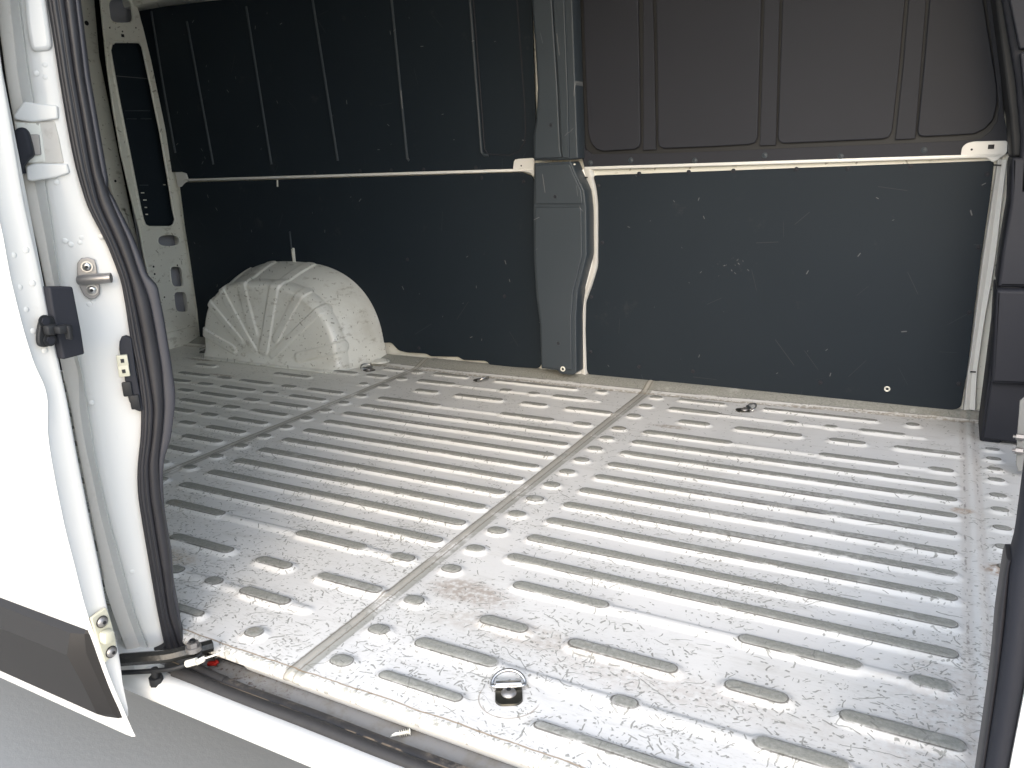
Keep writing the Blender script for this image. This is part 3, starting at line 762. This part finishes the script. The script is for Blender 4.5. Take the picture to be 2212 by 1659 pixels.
# ---- tie-down rings
def tiedown(loc, rot, lift=0.5):
    root = bpy.data.objects.new('tie_down_ring', None); COL.objects.link(root); root.parent = van
    b = MB()                                                    # pressed strap
    pts = rpoly([(-.019, -.018), (-.012, -.026), (.012, -.026), (.019, -.018), (.019, .008), (-.019, .008)], [.006, .010, .010, .006, .002, .002], 8)
    n_ = len(pts); vs = [(p[0], p[1], 0) for p in pts]+[(p[0]*.97, p[1]*.97, .0028) for p in pts]
    b.raw(vs, [(i, (i+1) % n_, n_+(i+1) % n_, n_+i) for i in range(n_)]+[tuple(range(n_, 2*n_))], M_osteel)
    pl = b.done('base_plate', root, True, 50)
    b = MB(); vs = []; F = []; N = 12
    for i in range(N+1):
        a_ = math.radians(-60+210*i/N); yy, zz = .010+.0052*math.sin(a_), .0052-.0052*math.cos(a_)*1.0
        zz = .0052+.0052*math.sin(a_-math.pi/2)+.001; yy = .012+.0052*math.cos(a_-math.pi/2)
        vs += [(-.0175, yy, zz), (.0175, yy, zz)]
    for i in range(N): F.append((2*i, 2*i+1, 2*i+3, 2*i+2))
    b.raw(vs, F, M_steel); b.cyl((-.0175, .012, .0062), (.0175, .012, .0062), .0052, M_steel, 14); b.done('hinge_sleeve', root, True, 50)
    b = MB(); b.dome((0, -.002, .0028), (0, 0, 1), .011, .006, M_dsteel, 20, 5); b.cyl((0, -.002, .0082), (0, -.002, .0090), .0035, M_black, 6); b.done('bolt', root)
    b = MB(); pts = []
    for i in range(28):
        a_ = 2*math.pi*i/28
        xx = .0235*math.cos(a_); yy = .0205*math.sin(a_)
        if yy < 0: yy *= .30; xx *= 1.0
        pts.append(V(xx, yy*math.cos(lift)+.012, .0062+max(0, yy)*math.sin(lift)))
    b.tube(pts, .0025, M_steel, 10, True); b.done('ring', root, True, 80)
    root.location = loc; root.rotation_euler = (0, 0, rot)
    root.scale = (1.12, 1.12, 1.12)
    return root
td = tiedown((.570, -1.256, -.0062), .50, .6); td['label'] = 'steel tie-down ring by the doorway edge, ring tilted up'
for (loc, rot, lab) in (((.585, .318, -.008), -1.07, 'tie-down ring on the floor before the right wall board, ring lying right'),
                   ((-.405, .330, -.008), -1.9, 'tie-down ring below the pillar, by the wall'),
                   ((-.925, .312, -.008), 1.2, 'tie-down ring beside the front foot of the wheel arch'),
                   ((-1.885, .322, -.008), .6, 'tie-down ring behind the wheel arch in the rear corner')):
    c = copy_tree(td, van, loc); c.rotation_euler = (0, 0, rot); c['label'] = lab

# ---- step channel, sill and its seal (profiles swept along x)
def sweep(name, prof, x0, x1, mat, parent, n=120, wob=0, seed=1):
    vs = []; F = []; m_ = len(prof); r_ = random.Random(seed)
    for i in range(n+1):
        x_ = x0+(x1-x0)*i/n
        for (yy, zz) in prof: vs.append((x_, yy-.004*(x_-.2)+wob*math.sin(x_*23+seed), zz+wob*.7*math.sin(x_*17+2*seed)))
    for i in range(n):
        for k in range(m_-1): F.append((i*m_+k, i*m_+k+1, (i+1)*m_+k+1, (i+1)*m_+k))
    return mobj(name, vs, F, mat, parent, True, 50)
tch = T('dusty_step_paint')
nn = tch.noise(24, 6, .7); n3 = tch.noise(120, 4, .7); xx, yy, zz = tch.xyz()
c = tch.mix(tch.mul(tch.ss(nn, .42, .66), .6), (.20, .20, .20), (.14, .125, .10))
c = tch.mix(tch.mul(tch.mul(tch.ss(n3, .54, .62), tch.ss(xx, .30, .12)), .85), c, (.05, .025, .015))
M_chan = tch.out(c, .55)
sweep('step_channel', [(-1.325, -.0478), (-1.342, -.0480), (-1.352, -.0480), (-1.3525, -.0484), (-1.400, -.0486), (-1.41, -.0490)], -.10, 1.30, M_chan, van)
sweep('lip_apron', [(-1.352, -.0175), (-1.3595, -.0182), (-1.3608, -.0205), (-1.3575, -.0290), (-1.3500, -.0420), (-1.3460, -.0470), (-1.343, -.0482)], .105, 1.30, M_body, van)
sl = sweep('door_sill', [(-1.395, -.050), (-1.412, -.045), (-1.424, -.040), (-1.436, -.040), (-1.4465, -.0425), (-1.4525, -.0475), (-1.4545, -.054), (-1.4560, -.0555), (-1.4575, -.066), (-1.4560, -.0715), (-1.4500, -.0740), (-1.425, -.075), (-1.30, -.080), (-.2, -.14)], -.9, 1.9, M_body, van)
tt = [k/10 for k in range(11)]
def lobe(cy, cz, r, a0=-30, a1=210, fl=1.0): return [(cy+r*math.cos(math.radians(a0+(a1-a0)*k/12)), cz+fl*r*math.sin(math.radians(a0+(a1-a0)*k/12))) for k in range(13)]
ds = bpy.data.objects.new('door_seal', None); COL.objects.link(ds); ds.parent = van
sweep('sill_seal', [(-1.3845, -.048)]+lobe(-1.3945, -.0400, .0095, 0, 175, .75)+lobe(-1.4130, -.0400, .0108, 10, 200, .95)+[(-1.4225, -.046)], .0, 1.25, M_srub, ds, 200, .0006)

# corner of the seal: rises from the sill to the jamb
QP, QN = V(-.055, -1.365, 0), V(.75, -.66, 0)
# ---- jamb (rear pillar of the doorway)
rightC = [(99.4, -10), (119, 110), (127, 164), (141.5, 251), (152.8, 314), (165, 370), (188, 446), (232, 529), (262, 608), (272.8, 671), (281, 731), (297, 800), (305, 878), (304, 940), (296, 1014), (297.4, 1069), (308.3, 1137), (327, 1246), (339.6, 1318), (354.6, 1392), (368, 1425), (400, 1462)]
doorR = [(-6, -10), (0, 27), (20, 174.6), (33, 245.5), (53, 370), (67, 452.6), (87, 534), (105, 619), (120, 698), (136.4, 780), (150, 848), (158, 878), (174.6, 973), (191, 1055), (207, 1137), (226.4, 1232.5), (243, 1330), (253.7, 1354), (268.7, 1425), (273, 1480)]
beigeR = [(22.5, -10), (40.6, 164), (50, 219), (64, 330), (86, 439), (120, 616), (142, 700), (163.7, 777), (174.6, 802), (173, 875), (175, 890), (185.5, 960), (202, 1028), (218, 1110), (240, 1192), (248, 1227), (262, 1273), (279.6, 1330), (300, 1384), (315, 1422), (330, 1450)]
beigeL = [(a_-14, b_) for a_, b_ in [(p_[0]-24, p_[1]) for p_ in beigeR]]
stepR = [(40, -10), (62, 164), (72, 219), (88, 330), (104, 439), (130, 616), (155, 720), (176, 800), (188, 878), (207, 1000), (232, 1110), (262, 1219), (292, 1330), (312, 1378), (328, 1422), (345, 1455)]
N_ = 110; Y0, Y1 = -30, 1462
jb = bpy.data.objects.new('door_jamb', None); COL.objects.link(jb); jb.parent = van
b = MB(); ribbon(b, smooth_curve(stepR, Y0, Y1, N_), smooth_curve([(p_[0]+10, p_[1]) for p_ in rightC], Y0, Y1, N_), QP, QN, M_body, .010, .03, 10, lambda t_: (math.sin(math.pi*min(max(t_, 0), 1)*.9+.1)**.5) if t_ > 0 else 0)
b.done('jamb_face', jb, True, 70)
b = MB(); ribbon(b, smooth_curve([(p_[0]-6, p_[1]) for p_ in beigeR], Y0, Y1, N_), smooth_curve([(p_[0]+3, p_[1]) for p_ in stepR], Y0, Y1, N_), QP-QN*.006, QN, M_body, .014, .02, 4, lambda t_: t_)
b.done('jamb_step', jb, True, 70)
b = MB(); dl = smooth_curve([(p_[0]-6, p_[1]) for p_ in doorR[:-2]]+[(262, 1395), (285, 1440), (296, 1470)], Y0, Y1, N_)
bl = smooth_curve(beigeR, Y0, Y1, N_)
dl = [(max(a_[0], b_[0]-34), a_[1]) if a_[1] > 1200 else (a_[0] if a_[1] < 600 or a_[1] > 900 else a_[0], a_[1]) for a_, b_ in zip(dl, bl)]
ribbon(b, dl, bl, QP-QN*.004, QN, M_seal, .002, .01, 6)
b.done('sealed_flange', jb, True, 70)
# pressed recesses near the top of the jamb
jx = V(.66, .75, 0).normalized()
def jplate(name, px, off, th, mat, parent, bev=.004, r=.006): return pplate(name, px, QP+QN.normalized()*off, jx, V(0, 0, 1), th, mat, parent, bev, r=r)
jplate('pressed_panel', [(47, -40), (92, -40), (104, 40), (113, 108), (66, 112), (56, 60)], .0165, .012, M_body, jb, .006, .01)
jplate('pressed_ledge', [(28, 251), (50, 219), (124, 228), (126, 257), (70, 264), (34, 259)], .0165, .016, M_body, jb, .0025, .003)
jplate('pressed_ledge', [(55, 360), (70, 353), (145, 353), (150, 374), (120, 384), (66, 392), (58, 388)], .0165, .016, M_body, jb, .0025, .003)
jplate('recess_wall', [(30, 262), (118, 262), (128, 300), (138, 352), (60, 354), (40, 320)], .0115, .004, M_seal, jb, .0015, .002)  # shade of the recess painted with the darker sealer colour
jplate('recess_wall', [(34, 264), (86, 266), (92, 300), (98, 350), (60, 352), (44, 320)], .0130, .004, M_in, jb, .001, .002)
jplate('recess_wall', [(62, 290), (84, 290), (89, 334), (66, 337)], .0165, .006, M_dsteel, jb, .001, .002)
jplate('bump_stop', [(28, 284), (36, 276), (50, 274), (60, 284), (70, 322), (72, 336), (60, 345), (50, 358), (44, 380), (36, 340)], .032, .02, M_liner, jb, .005, .004)
# dimples (spot welds)
for q in ((97, 140), (78, 158), (98, 167), (140, 520), (153, 528), (176, 513), (173, 524), (218, 511), (192, 633), (201, 651), (193, 657), (122, 394), (198, 870), (175, 1440), (285, 1235)):
    p = at(q[0], q[1], QP+QN.normalized()*.0095, QN); b = MB(); b.dome(p, QN, .0042, .0009, M_body, 14, 3); b.done('spot_weld', jb)
# striker
sk = bpy.data.objects.new('lock_striker', None); COL.objects.link(sk); sk.parent = jb
st_o = rpoly([(166, 640), (166, 560), (180, 554), (201, 556), (208, 575), (212, 612), (216, 620), (214, 640), (205, 646), (184, 645)], 8)
jplate('striker_plate', [(166, 604), (167, 568), (175, 558), (190, 556), (204, 561), (208, 575), (211, 602), (216, 622), (215, 636), (206, 645), (192, 646), (181, 638), (172, 620)], .0165, .005, M_dsteel, sk, .001, 0)
b = MB(); nn_ = QN.normalized(); A = at(171, 605, QP+nn_*.019, QN); Bp = at(188, 604, QP+nn_*.024, QN); Cc = at(240, 600, QP+nn_*.030, QN)
b.tube([A, Bp, Cc], [.0085, .0095, .0085], M_dsteel, 14, flat=.9); b.cyl(A-jx*.001, A+jx*.0, .006, M_black, 10); b.done('striker_pin', sk)
for q in ((188, 576), (199, 626)):
    p = at(*q, QP+nn_*.017, QN); b = MB(); b.cyl(p, p+nn_*.003, .0085, M_steel, 18); b.dome(p+nn_*.003, nn_, .0065, .0022, M_steel, 14, 3); b.cyl(p+nn_*.0045, p+nn_*.0056, .0026, M_black, 6); b.done('screw', sk)
# sliding electrical contact block
cb = jplate('contact_block', [(262, 729), (272, 726), (284, 731), (293, 800), (309, 884), (303, 890), (290, 885), (279, 868), (272, 840), (266, 795), (257, 755), (258, 738)], .024, .012, M_liner, jb, .002, 0)
for q in ((265, 778, .006), (268, 800.5, .006)):
    p = at(q[0], q[1], QP+nn_*.025, QN); b = MB(); b.box(p+nn_*.002, (.016, .006, .018), M_cream, Matrix((jx, nn_, V(0, 0, 1))).transposed(), .001); b.box(p+nn_*.0055, (.005, .001, .006), M_black, Matrix((jx, nn_, V(0, 0, 1))).transposed()); b.done('contact', cb)
b = MB()
for q in ((275, 840), (292, 868)):
    p = at(q[0], q[1], QP+nn_*.025, QN); b.box(p+nn_*.001, (.014, .006, .024), M_black, Matrix((jx, nn_, V(0, 0, 1))).transposed(), .002)
b.done('contact_cover', cb)

# ---- seal round the doorway (three lips)
c12 = [(136.5, -10), (160.7, 164), (196.6, 370), (212.8, 439), (253.7, 529), (278, 594), (292, 657), (305.5, 725), (322, 821), (331.4, 878), (327.4, 946), (319, 1001), (323, 1069), (335.5, 1151), (349, 1232), (363, 1330), (376.5, 1366), (390, 1408), (412, 1440)]
c23 = [(159, -10), (179.7, 164), (216, 370), (240, 439), (275.5, 521), (297.4, 589), (319, 643.5), (332.8, 712), (346.5, 794), (352, 878), (348, 932), (339.6, 995), (344, 1069), (354.6, 1130), (366, 1205), (372, 1290), (384, 1345), (398, 1395), (420, 1424)]
rout = [(170, -10), (191.8, 164), (228, 370), (233, 397), (227, 406), (243, 426), (251, 443), (286, 512.6), (300, 548), (319, 602), (338, 614), (343, 640), (352, 684), (368, 780), (378, 848), (378, 878), (369.6, 946), (354.6, 992), (350.5, 1041), (354.6, 1110), (371, 1205), (374, 1260), (379, 1287), (386, 1320), (391.5, 1365), (404, 1403), (424, 1420)]
b = MB(); ribbon(b, smooth_curve(rightC, Y0, 1440, N_), smooth_curve([(p_[0]+2, p_[1]) for p_ in c12], Y0, 1440, N_), QP+nn_*.014, QN, M_rub, .009, .03, 20, lambda t_: (math.sin(math.pi*(.06+.9*t_))**.45-.28*math.exp(-((t_-.62)/.07)**2)-.12*math.exp(-((t_-.25)/.04)**2)) if 0 < t_ < 1 else .2); b.done('outer_lip', ds, True, 70)
b = MB(); ribbon(b, smooth_curve(c12, Y0, 1432, N_), smooth_curve([(p_[0]+2, p_[1]) for p_ in c23], Y0, 1432, N_), QP+nn_*.012, QN, M_rub, .009, .03, 8, lambda t_: math.sin(math.pi*(.08+.9*t_))**.55 if 0 < t_ < 1 else .1); b.done('bulb_lip', ds, True, 70)
Lr, Rr = smooth_curve(c23, Y0, 1418, 160, 1), smooth_curve(rout, Y0, 1418, 160, 1)
Rr = [(max(r_[0], l_[0]+1.5), r_[1]) for l_, r_ in zip(Lr, Rr)]
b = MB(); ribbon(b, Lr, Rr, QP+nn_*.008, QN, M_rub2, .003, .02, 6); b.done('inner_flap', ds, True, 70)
# dark inner face of the pillar behind the flap
# corner where the seal turns into the sill
b = MB()
P_a = [at(345, 1395, QP+nn_*.012, QN), at(372, 1437, QP+nn_*.01, QN), V(-.022, -1.403, -.041), V(.02, -1.409, -.040), V(.08, -1.4125, -.040)]
def bez(P, n=24):
    out = []
    for i in range(n+1):
        u = i/n*(len(P)-1); k = min(int(u), len(P)-2); f_ = u-k
        p0, p1, p2, p3 = P[max(k-1, 0)], P[k], P[k+1], P[min(k+2, len(P)-1)]
        out.append(.5*((2*p1)+(p2-p0)*f_+(2*p0-5*p1+4*p2-p3)*f_*f_+(3*p1-p0-3*p2+p3)*f_**3))
    return out
b.tube(bez(P_a), .0108, M_srub, 12)
P_b = [at(368, 1395, QP+nn_*.012, QN), at(400, 1433, QP+nn_*.01, QN), V(.005, -1.386, -.040), V(.05, -1.392, -.040), V(.10, -1.394, -.040)]
b.tube(bez(P_b), .0092, M_srub, 12); b.done('seal_corner', ds, True, 80)

# front-edge seal and body pillar at the right of the doorway
fpill = bpy.data.objects.new('front_jamb', None); COL.objects.link(fpill); fpill.parent = van
FPQ = (0, -1.385, 0); FN = (0, -1, 0)
rl = [(2195, 1100), (2184, 1190), (2170.5, 1211), (2151, 1343), (2144.6, 1426), (2135, 1507), (2113, 1659), (2095, 1780)]
rm = [(2207, 1100), (2195, 1190), (2184, 1213), (2173, 1343), (2163, 1426), (2152, 1507), (2129, 1659), (2112, 1780)]
ro = [(2290, 1100), (2262, 1190), (2254, 1213), (2230, 1343), (2216, 1470), (2206, 1520), (2179, 1659), (2160, 1780)]
b = MB(); ribbon(b, smooth_curve(rl, 1205, 1780, 40, 1), smooth_curve(rm, 1205, 1780, 40, 1), FPQ, FN, M_rub, .006, .03, 6); b.done('inner_lip', fpill)
b = MB(); ribbon(b, smooth_curve([(p_[0]-1, p_[1]) for p_ in rm], 1000, 1780, 40, 1), smooth_curve(ro, 1000, 1780, 40, 1), (0, -1.392, 0), FN, M_liner, .010, .03, 8); b.done('outer_lip', fpill)
b = MB(); ribbon(b, smooth_curve([(p_[0]+2, p_[1]) for p_ in ro], 1000, 1790, 40, 1), smooth_curve([(p_[0]+260, p_[1]) for p_ in ro], 1000, 1790, 40, 1), (0, -1.40, 0), FN, M_body, .010, .03, 8); b.done('body_edge', fpill)

# ---- sliding door, slid back along the outside
sdr = bpy.data.objects.new('sliding_door', None); COL.objects.link(sdr); sdr.parent = van
sdr['label'] = 'white sliding door slid open to the rear, black rub strip along its foot'
skin = [(-30, 440), (0, 512.6), (16, 602.6), (43.6, 711.7), (68, 791), (87, 826), (97, 856), (97.6, 891), (95.5, 930), (105, 995), (120, 1074), (136.4, 1151), (152.8, 1213), (174.6, 1300), (191, 1354), (202, 1381.5), (232, 1466), (251, 1512.5), (266, 1542.5), (271.4, 1559), (289, 1595.6)]
DX = 0.0
sp = [at(x_, y_, (DX, 0, 0), (1, 0, 0)) for x_, y_ in smooth_curve(skin, 512, 1594, 70, 2)]
top_ = [V(DX, -1.553+.0*i, z_) for i, z_ in enumerate(())]
zt = [1.72, 1.55, 1.35, 1.15, .98, .86, .78]
yt = [-1.47, -1.497, -1.520, -1.537, -1.548, -1.554, -1.557]
sp = [V(DX, y_, z_) for y_, z_ in zip(yt, zt)]+[p for p in sp if p.z < .735]
ip = [at(x_, y_, (DX, 0, 0), (1, 0, 0)) for x_, y_ in smooth_curve(doorR, 27, 1480, 60, 2)]
vs = []; F = []; xs_ = [0, -.004, -.02, -.3, -.7, -1.25]; dy_ = [.004, .001, 0, -.0, 0, 0]
for p in sp:
    for x_, d_ in zip(xs_, dy_): vs.append((DX+x_, p.y+d_, p.z))
m_ = len(xs_)
for i in range(len(sp)-1):
    for k in range(m_-1): F.append((i*m_+k, i*m_+k+1, (i+1)*m_+k+1, (i+1)*m_+k))
mobj('outer_skin', vs, F, M_body, sdr, True, 60)
# leading edge face, slightly dished, with rounded inner edge
def interp(P, z):
    for a_, b_ in zip(P, P[1:]):
        if (a_.z-z)*(b_.z-z) <= 0 and a_.z != b_.z: u = (z-a_.z)/(b_.z-a_.z); return a_.y+(b_.y-a_.y)*u
    return P[0].y if z > P[0].z else P[-1].y
vs = []; F = []; rows = 120; cols = [0, .04, .12, .3, .5, .7, .84, .93, 1, 1.02, 1.02]
ipx = [V(DX, -1.40, 1.72), V(DX, -1.44, 1.2)]+ip
zmin = -.079
for i in range(rows+1):
    z_ = 1.72+(zmin-1.72)*(i/rows); ya, yb_ = interp(sp, z_), interp(ipx, z_)
    rb = max(0, (zmin+.03-z_)/.03); 
    for k, c_ in enumerate(cols):
        xx_ = -.003-.004*math.sin(math.pi*min(c_, 1)); 
        if c_ >= .93: xx_ -= [.003, .010, .022, .05][k-7]
        vs.append((DX+xx_-.012*rb*rb, ya+.004+(yb_-ya-.004)*c_*(1-.10*rb*rb), z_))
m_ = len(cols)
for i in range(rows):
    for k in range(m_-1): F.append((i*m_+k, i*m_+k+1, (i+1)*m_+k+1, (i+1)*m_+k))
mobj('leading_edge', vs, F, M_body, sdr, True, 60)
b = MB(); b.box((DX-.65, -1.50, .82), (1.2, .05, 1.72), M_body, None, .01); b.done('inner_shell', sdr)
# rub strip with chamfers
vs = []; z_t, z_b = .118, -.062
def yskin(z): return interp(sp, z)
prof = [(yskin(z_t)+.002, z_t), (yskin(z_t)-.010, z_t-.008), (yskin(z_t)-.022, z_t-.040), (yskin(0)-.024, .02), (yskin(z_b)-.022, z_b+.014), (yskin(z_b)-.010, z_b+.001), (yskin(z_b)+.002, z_b)]
xe = [(-.006, 0), (-.012, .45), (-.036, 1), (-1.24, 1)]
F = []
for (x_, k) in xe:
    for j, (yy_, zz_) in enumerate(prof):
        y0_ = yskin(zz_)+.002; vs.append((DX+x_, y0_+(yy_-y0_)*k, zz_))
m_ = len(prof)
for i in range(len(xe)-1):
    for k in range(m_-1): F.append((i*m_+k, i*m_+k+1, (i+1)*m_+k+1, (i+1)*m_+k))
mobj('rub_strip', vs, F, M_clad, sdr, True, 25)
# dark latch box, black hook, lower guide bracket, on the leading edge
def dplate(name, px, off, th, mat, parent, bev=.002, r=0.0): return pplate(name, px, V(DX+off, 0, 0), V(0, 1, 0), V(0, 0, 1), th, mat, parent, bev, r=r)
dplate('lock_cover', [(106, 620), (158, 619), (166, 660), (176, 712), (184, 765), (138, 777), (126, 730), (117, 690), (110, 650)], .006, .03, M_liner, sdr, .003, .003)
hk = dplate('lock_hook', ell(101.5, 716, 17, 34, 28, 3, .12), .006, .008, M_black, sdr, .002)
b = MB(); A = at(96, 712, (DX+.010, 0, 0), (1, 0, 0)); Bp = at(124, 712, (DX+.018, 0, 0), (1, 0, 0)); Cc = at(146, 709, (DX+.03, 0, 0), (1, 0, 0))
b.box((A+Bp)/2, (.014, (Bp-A).length, .014), M_black, None, .003); b.box((Bp+Cc)/2, (.018, (Cc-Bp).length+.006, .010), M_black, None, .002); b.box(Cc+V(0, 0, -.006), (.012, .006, .020), M_black, None, .002); b.done('hook', hk)
for q in ((96, 694), (107, 734)):
    p = at(*q, (DX+.007, 0, 0), (1, 0, 0)); b = MB(); b.cyl(p, p+V(.002, 0, 0), .009, M_black, 16); b.cyl(p+V(.002, 0, 0), p+V(.004, 0, 0), .006, M_liner, 6); b.done('screw', hk)
gb = dplate('guide_bracket', [(197, 1336), (230, 1312), (237, 1330), (244, 1355), (250, 1378), (252, 1396), (254, 1409), (227, 1432), (216, 1398), (205, 1362)], .004, .006, M_cream, sdr, .0015, .003)
b = MB(); A = at(214, 1364, (DX+.010, 0, 0), (1, 0, 0)); Bp = at(248, 1386, (DX+.016, 0, 0), (1, 0, 0))
b.box((A+Bp)/2, (.018, abs(Bp.y-A.y), .020), M_cream, Matrix.Rotation(-.12, 3, 'X'), .005); b.done('bracket_nose', gb)
for q in ((220, 1343), (240, 1408)):
    p = at(*q, (DX+.005, 0, 0), (1, 0, 0)); b = MB(); b.cyl(p, p+V(.0015, 0, 0), .0095, M_black, 18); b.dome(p+V(.0015, 0, 0), (1, 0, 0), .0085, .005, M_dsteel, 16, 4); b.cyl(p+V(.006, 0, 0), p+V(.007, 0, 0), .003, M_black, 6); b.done('bolt', gb)
# spot-weld dimples on the leading edge
for q in ((57, 540), (29, 551), (71, 612), (42, 620), (56, 669), (72, 715), (97, 757)):
    p = at(q[0], q[1], (DX-.0062, 0, 0), (1, 0, 0)); b = MB(); b.dome(p, (1, 0, 0), .0045, .0010, M_body, 14, 3); b.done('spot_weld', sdr)

# ---- roller arm from the door foot into the channel, with cable
arm = bpy.data.objects.new('roller_arm', None); COL.objects.link(arm); arm.parent = van
b = MB(); ap = [V(-.03, -1.475, -.052), V(-.015, -1.447, -.042), V(.01, -1.415, -.030), V(.025, -1.388, -.026), V(.03, -1.365, -.030), V(.05, -1.34, -.032)]
def arp(px, py, q, qn): return at(px, py, q, qn)
AQ, AN = V(-.02, -1.43, 0), V(.35, -.94, 0)
pa = [arp(262, 1425, V(-.02, -1.462, 0), (0, 1, 0)), arp(315, 1421, V(0, -1.445, 0), (0, 1, 0)), arp(363, 1417, V(0, -1.428, 0), (0, 1, 0)), arp(402, 1408, V(0, -1.408, 0), (0, 1, 0)), arp(432, 1401, V(0, -1.388, 0), (0, 1, 0)), arp(458, 1394, V(0, -1.370, 0), (0, 1, 0))]
b.tube(bez(pa), .0110, M_grease, 8, flat=1.0); b.done('arm_bar', arm, True, 30)
b = MB(); pb = [p+V(0, -.004, -.020) for p in pa]
pb = [arp(262, 1453, V(-.02, -1.462, 0), (0, 1, 0)), arp(320, 1450, V(0, -1.447, 0), (0, 1, 0)), arp(375, 1444, V(0, -1.432, 0), (0, 1, 0)), arp(412, 1430, V(0, -1.412, 0), (0, 1, 0)), arp(435, 1410, V(0, -1.392, 0), (0, 1, 0))]
b.tube(bez(pb), .0042, M_black, 8); b.done('cable', arm, True, 80)
b = MB(); A = arp(403, 1434, V(0, -1.418, 0), (0, 1, 0)); Bp = arp(425, 1428, V(0, -1.410, 0), (0, 1, 0)); b.cyl(A, Bp, .0062, M_wpl, 12)
b.tube([Bp, arp(437, 1424, V(0, -1.404, 0), (0, 1, 0)), arp(474, 1412, V(0, -1.395, 0), (0, 1, 0))], .0016, M_wpl, 6)
for k in range(4):
    A = arp(427+4*k, 1430-2*k, V(0, -1.406, 0), (0, 1, 0)); b.box(A, (.003, .006, .010), M_wpl, None, .001)
b.done('cable_tie', arm)
b = MB(); p = arp(418, 1400, V(0, -1.402, 0), (0, 1, 0)); b.cyl(p+V(0, 0, -.004), p+V(0, 0, .004), .013, M_dsteel, 18); b.cyl(p+V(0, 0, .004), p+V(0, 0, .012), .0095, M_dsteel, 6); b.cyl(p+V(0, 0, .012), p+V(0, 0, .016), .005, M_black, 10); b.done('nut', arm)
b = MB(); p = arp(337, 1466, V(0, -1.442, 0), (0, 1, 0)); b.cyl(p+V(0, 0, .02), p+V(0, 0, .004), .006, M_black, 12); b.cyl(p+V(0, 0, .004), p+V(0, 0, -.010), .0115, M_black, 8); b.done('roller', arm)
b = MB(); r_ = random.Random(3)
for k in range(12):
    p = at(440+62*r_.random(), 1392+26*r_.random(), (0, 0, -.036), (0, 0, 1)); b.box(p, (.02+.02*r_.random(), .012, .008), M_grease, Matrix.Rotation(r_.uniform(-1, 1), 3, 'Z'), .003)
b.done('greasy_carriage', arm)
b = MB(); b.box((-.02, -1.337, -.033), (.25, .012, .028), M_black); b.done('floor_cavity', van)
# white body corner below the jamb, behind the arm, joining jamb and sill
b = MB()
cl = [(262, 1440), (268, 1480), (275, 1530)]
b.box((-.14, -1.405, -.045), (.16, .085, .05), M_body, Matrix.Rotation(-.0, 3, 'Z'), .012); b.box((-.40, -1.405, -.035), (.5, .085, .07), M_body, None, .012); b.done('sill_corner', van)

# ---- near side of the body behind the doorway, roof, front and underside (close the bay)
b = MB(); b.box((-1.23, -1.42, .80), (2.06, .03, 1.86), M_in); b.done('near_side_wall', van)
b = MB(); b.box((-.35, -.46, 1.76), (4.5, 2.0, .03), M_in); b.box((-.35, -1.40, 1.735), (4.5, .12, .09), M_body, None, .02); b.done('roof', van)
b = MB(); b.box((1.88, -.46, .10), (.04, 2.0, .9), M_liner, None, .01); b.done('dash_wall', van)
b = MB(); b.box((1.60, -1.43, .30), (.72, .06, 1.0), M_body, None, .01); b.done('front_body_side', van)
b = MB(); b.box((-.30, -.46, -.10), (4.3, 1.80, .03), M_black); b.done('underbody', van)

# ---- loose things lying in the step channel
b = MB(); p0 = at(846, 1588, (0, -1.372, 0), (0, 1, 0)); p0 = at(846, 1588, (0, 0, -.0435), (0, 0, 1)); p1 = at(884, 1581, (0, 0, -.0435), (0, 0, 1))
d_ = (p1-p0); Ld = d_.length; d_ = d_.normalized(); qz = V(0, 0, 0)
b.cyl(p0+d_*Ld*.38, p1, .0026, M_wpl, 12); b.tube([p0, p0+d_*Ld*.2+V(0, .001, .0008), p0+d_*Ld*.4], [.0008, .0020, .0026], M_wpl, 8)
b.tube([p0+V(0, -.003, 0), p0+d_*Ld*.25+V(0, -.0025, 0), p0+d_*Ld*.42], [.0006, .0012, .0018], M_wpl, 6)
for k in range(5):
    q = p0+d_*Ld*(.46+.12*k); b.cyl(q-d_*.0004, q+d_*.0006, .0058-.0004*(4-k)*.6, M_wpl, 14, r2=.0040)
b.cyl(p1, p1+d_*.0014, .0052, M_wpl, 14)
an = b.done('wall_anchor', None); tag(an, 'small cream plastic screw anchor lying in the sill channel', 'wall anchor')
b = MB(); p = at(459, 1432, (0, -1.400, 0), (0, 1, 0)); p = at(459, 1433, (0, 0, -.0440), (0, 0, 1))
b.box(p, (.017, .008, .006), M_red, Matrix.Rotation(.5, 3, 'Z'), .0015); b.box(p+V(.007, .004, .003), (.009, .005, .005), M_red, Matrix.Rotation(-.4, 3, 'Z'), .0015)
rc = b.done('plastic_scrap', None); tag(rc, 'broken red plastic scrap under the door arm, beside the seal', 'scrap')

lower_r['label'] = 'wide black board on the wall right of the pillar'
lower_l['label'] = 'black board behind the wheel arch, left of the pillar'
up_r['label'] = 'dark upper liner with four raised pads'
up_l['label'] = 'dark upper liner with thin vertical ribs'
pc['label'] = 'lower slate grey pillar cover with a white ringed hole'
pu['label'] = 'upper slate grey pillar cover'
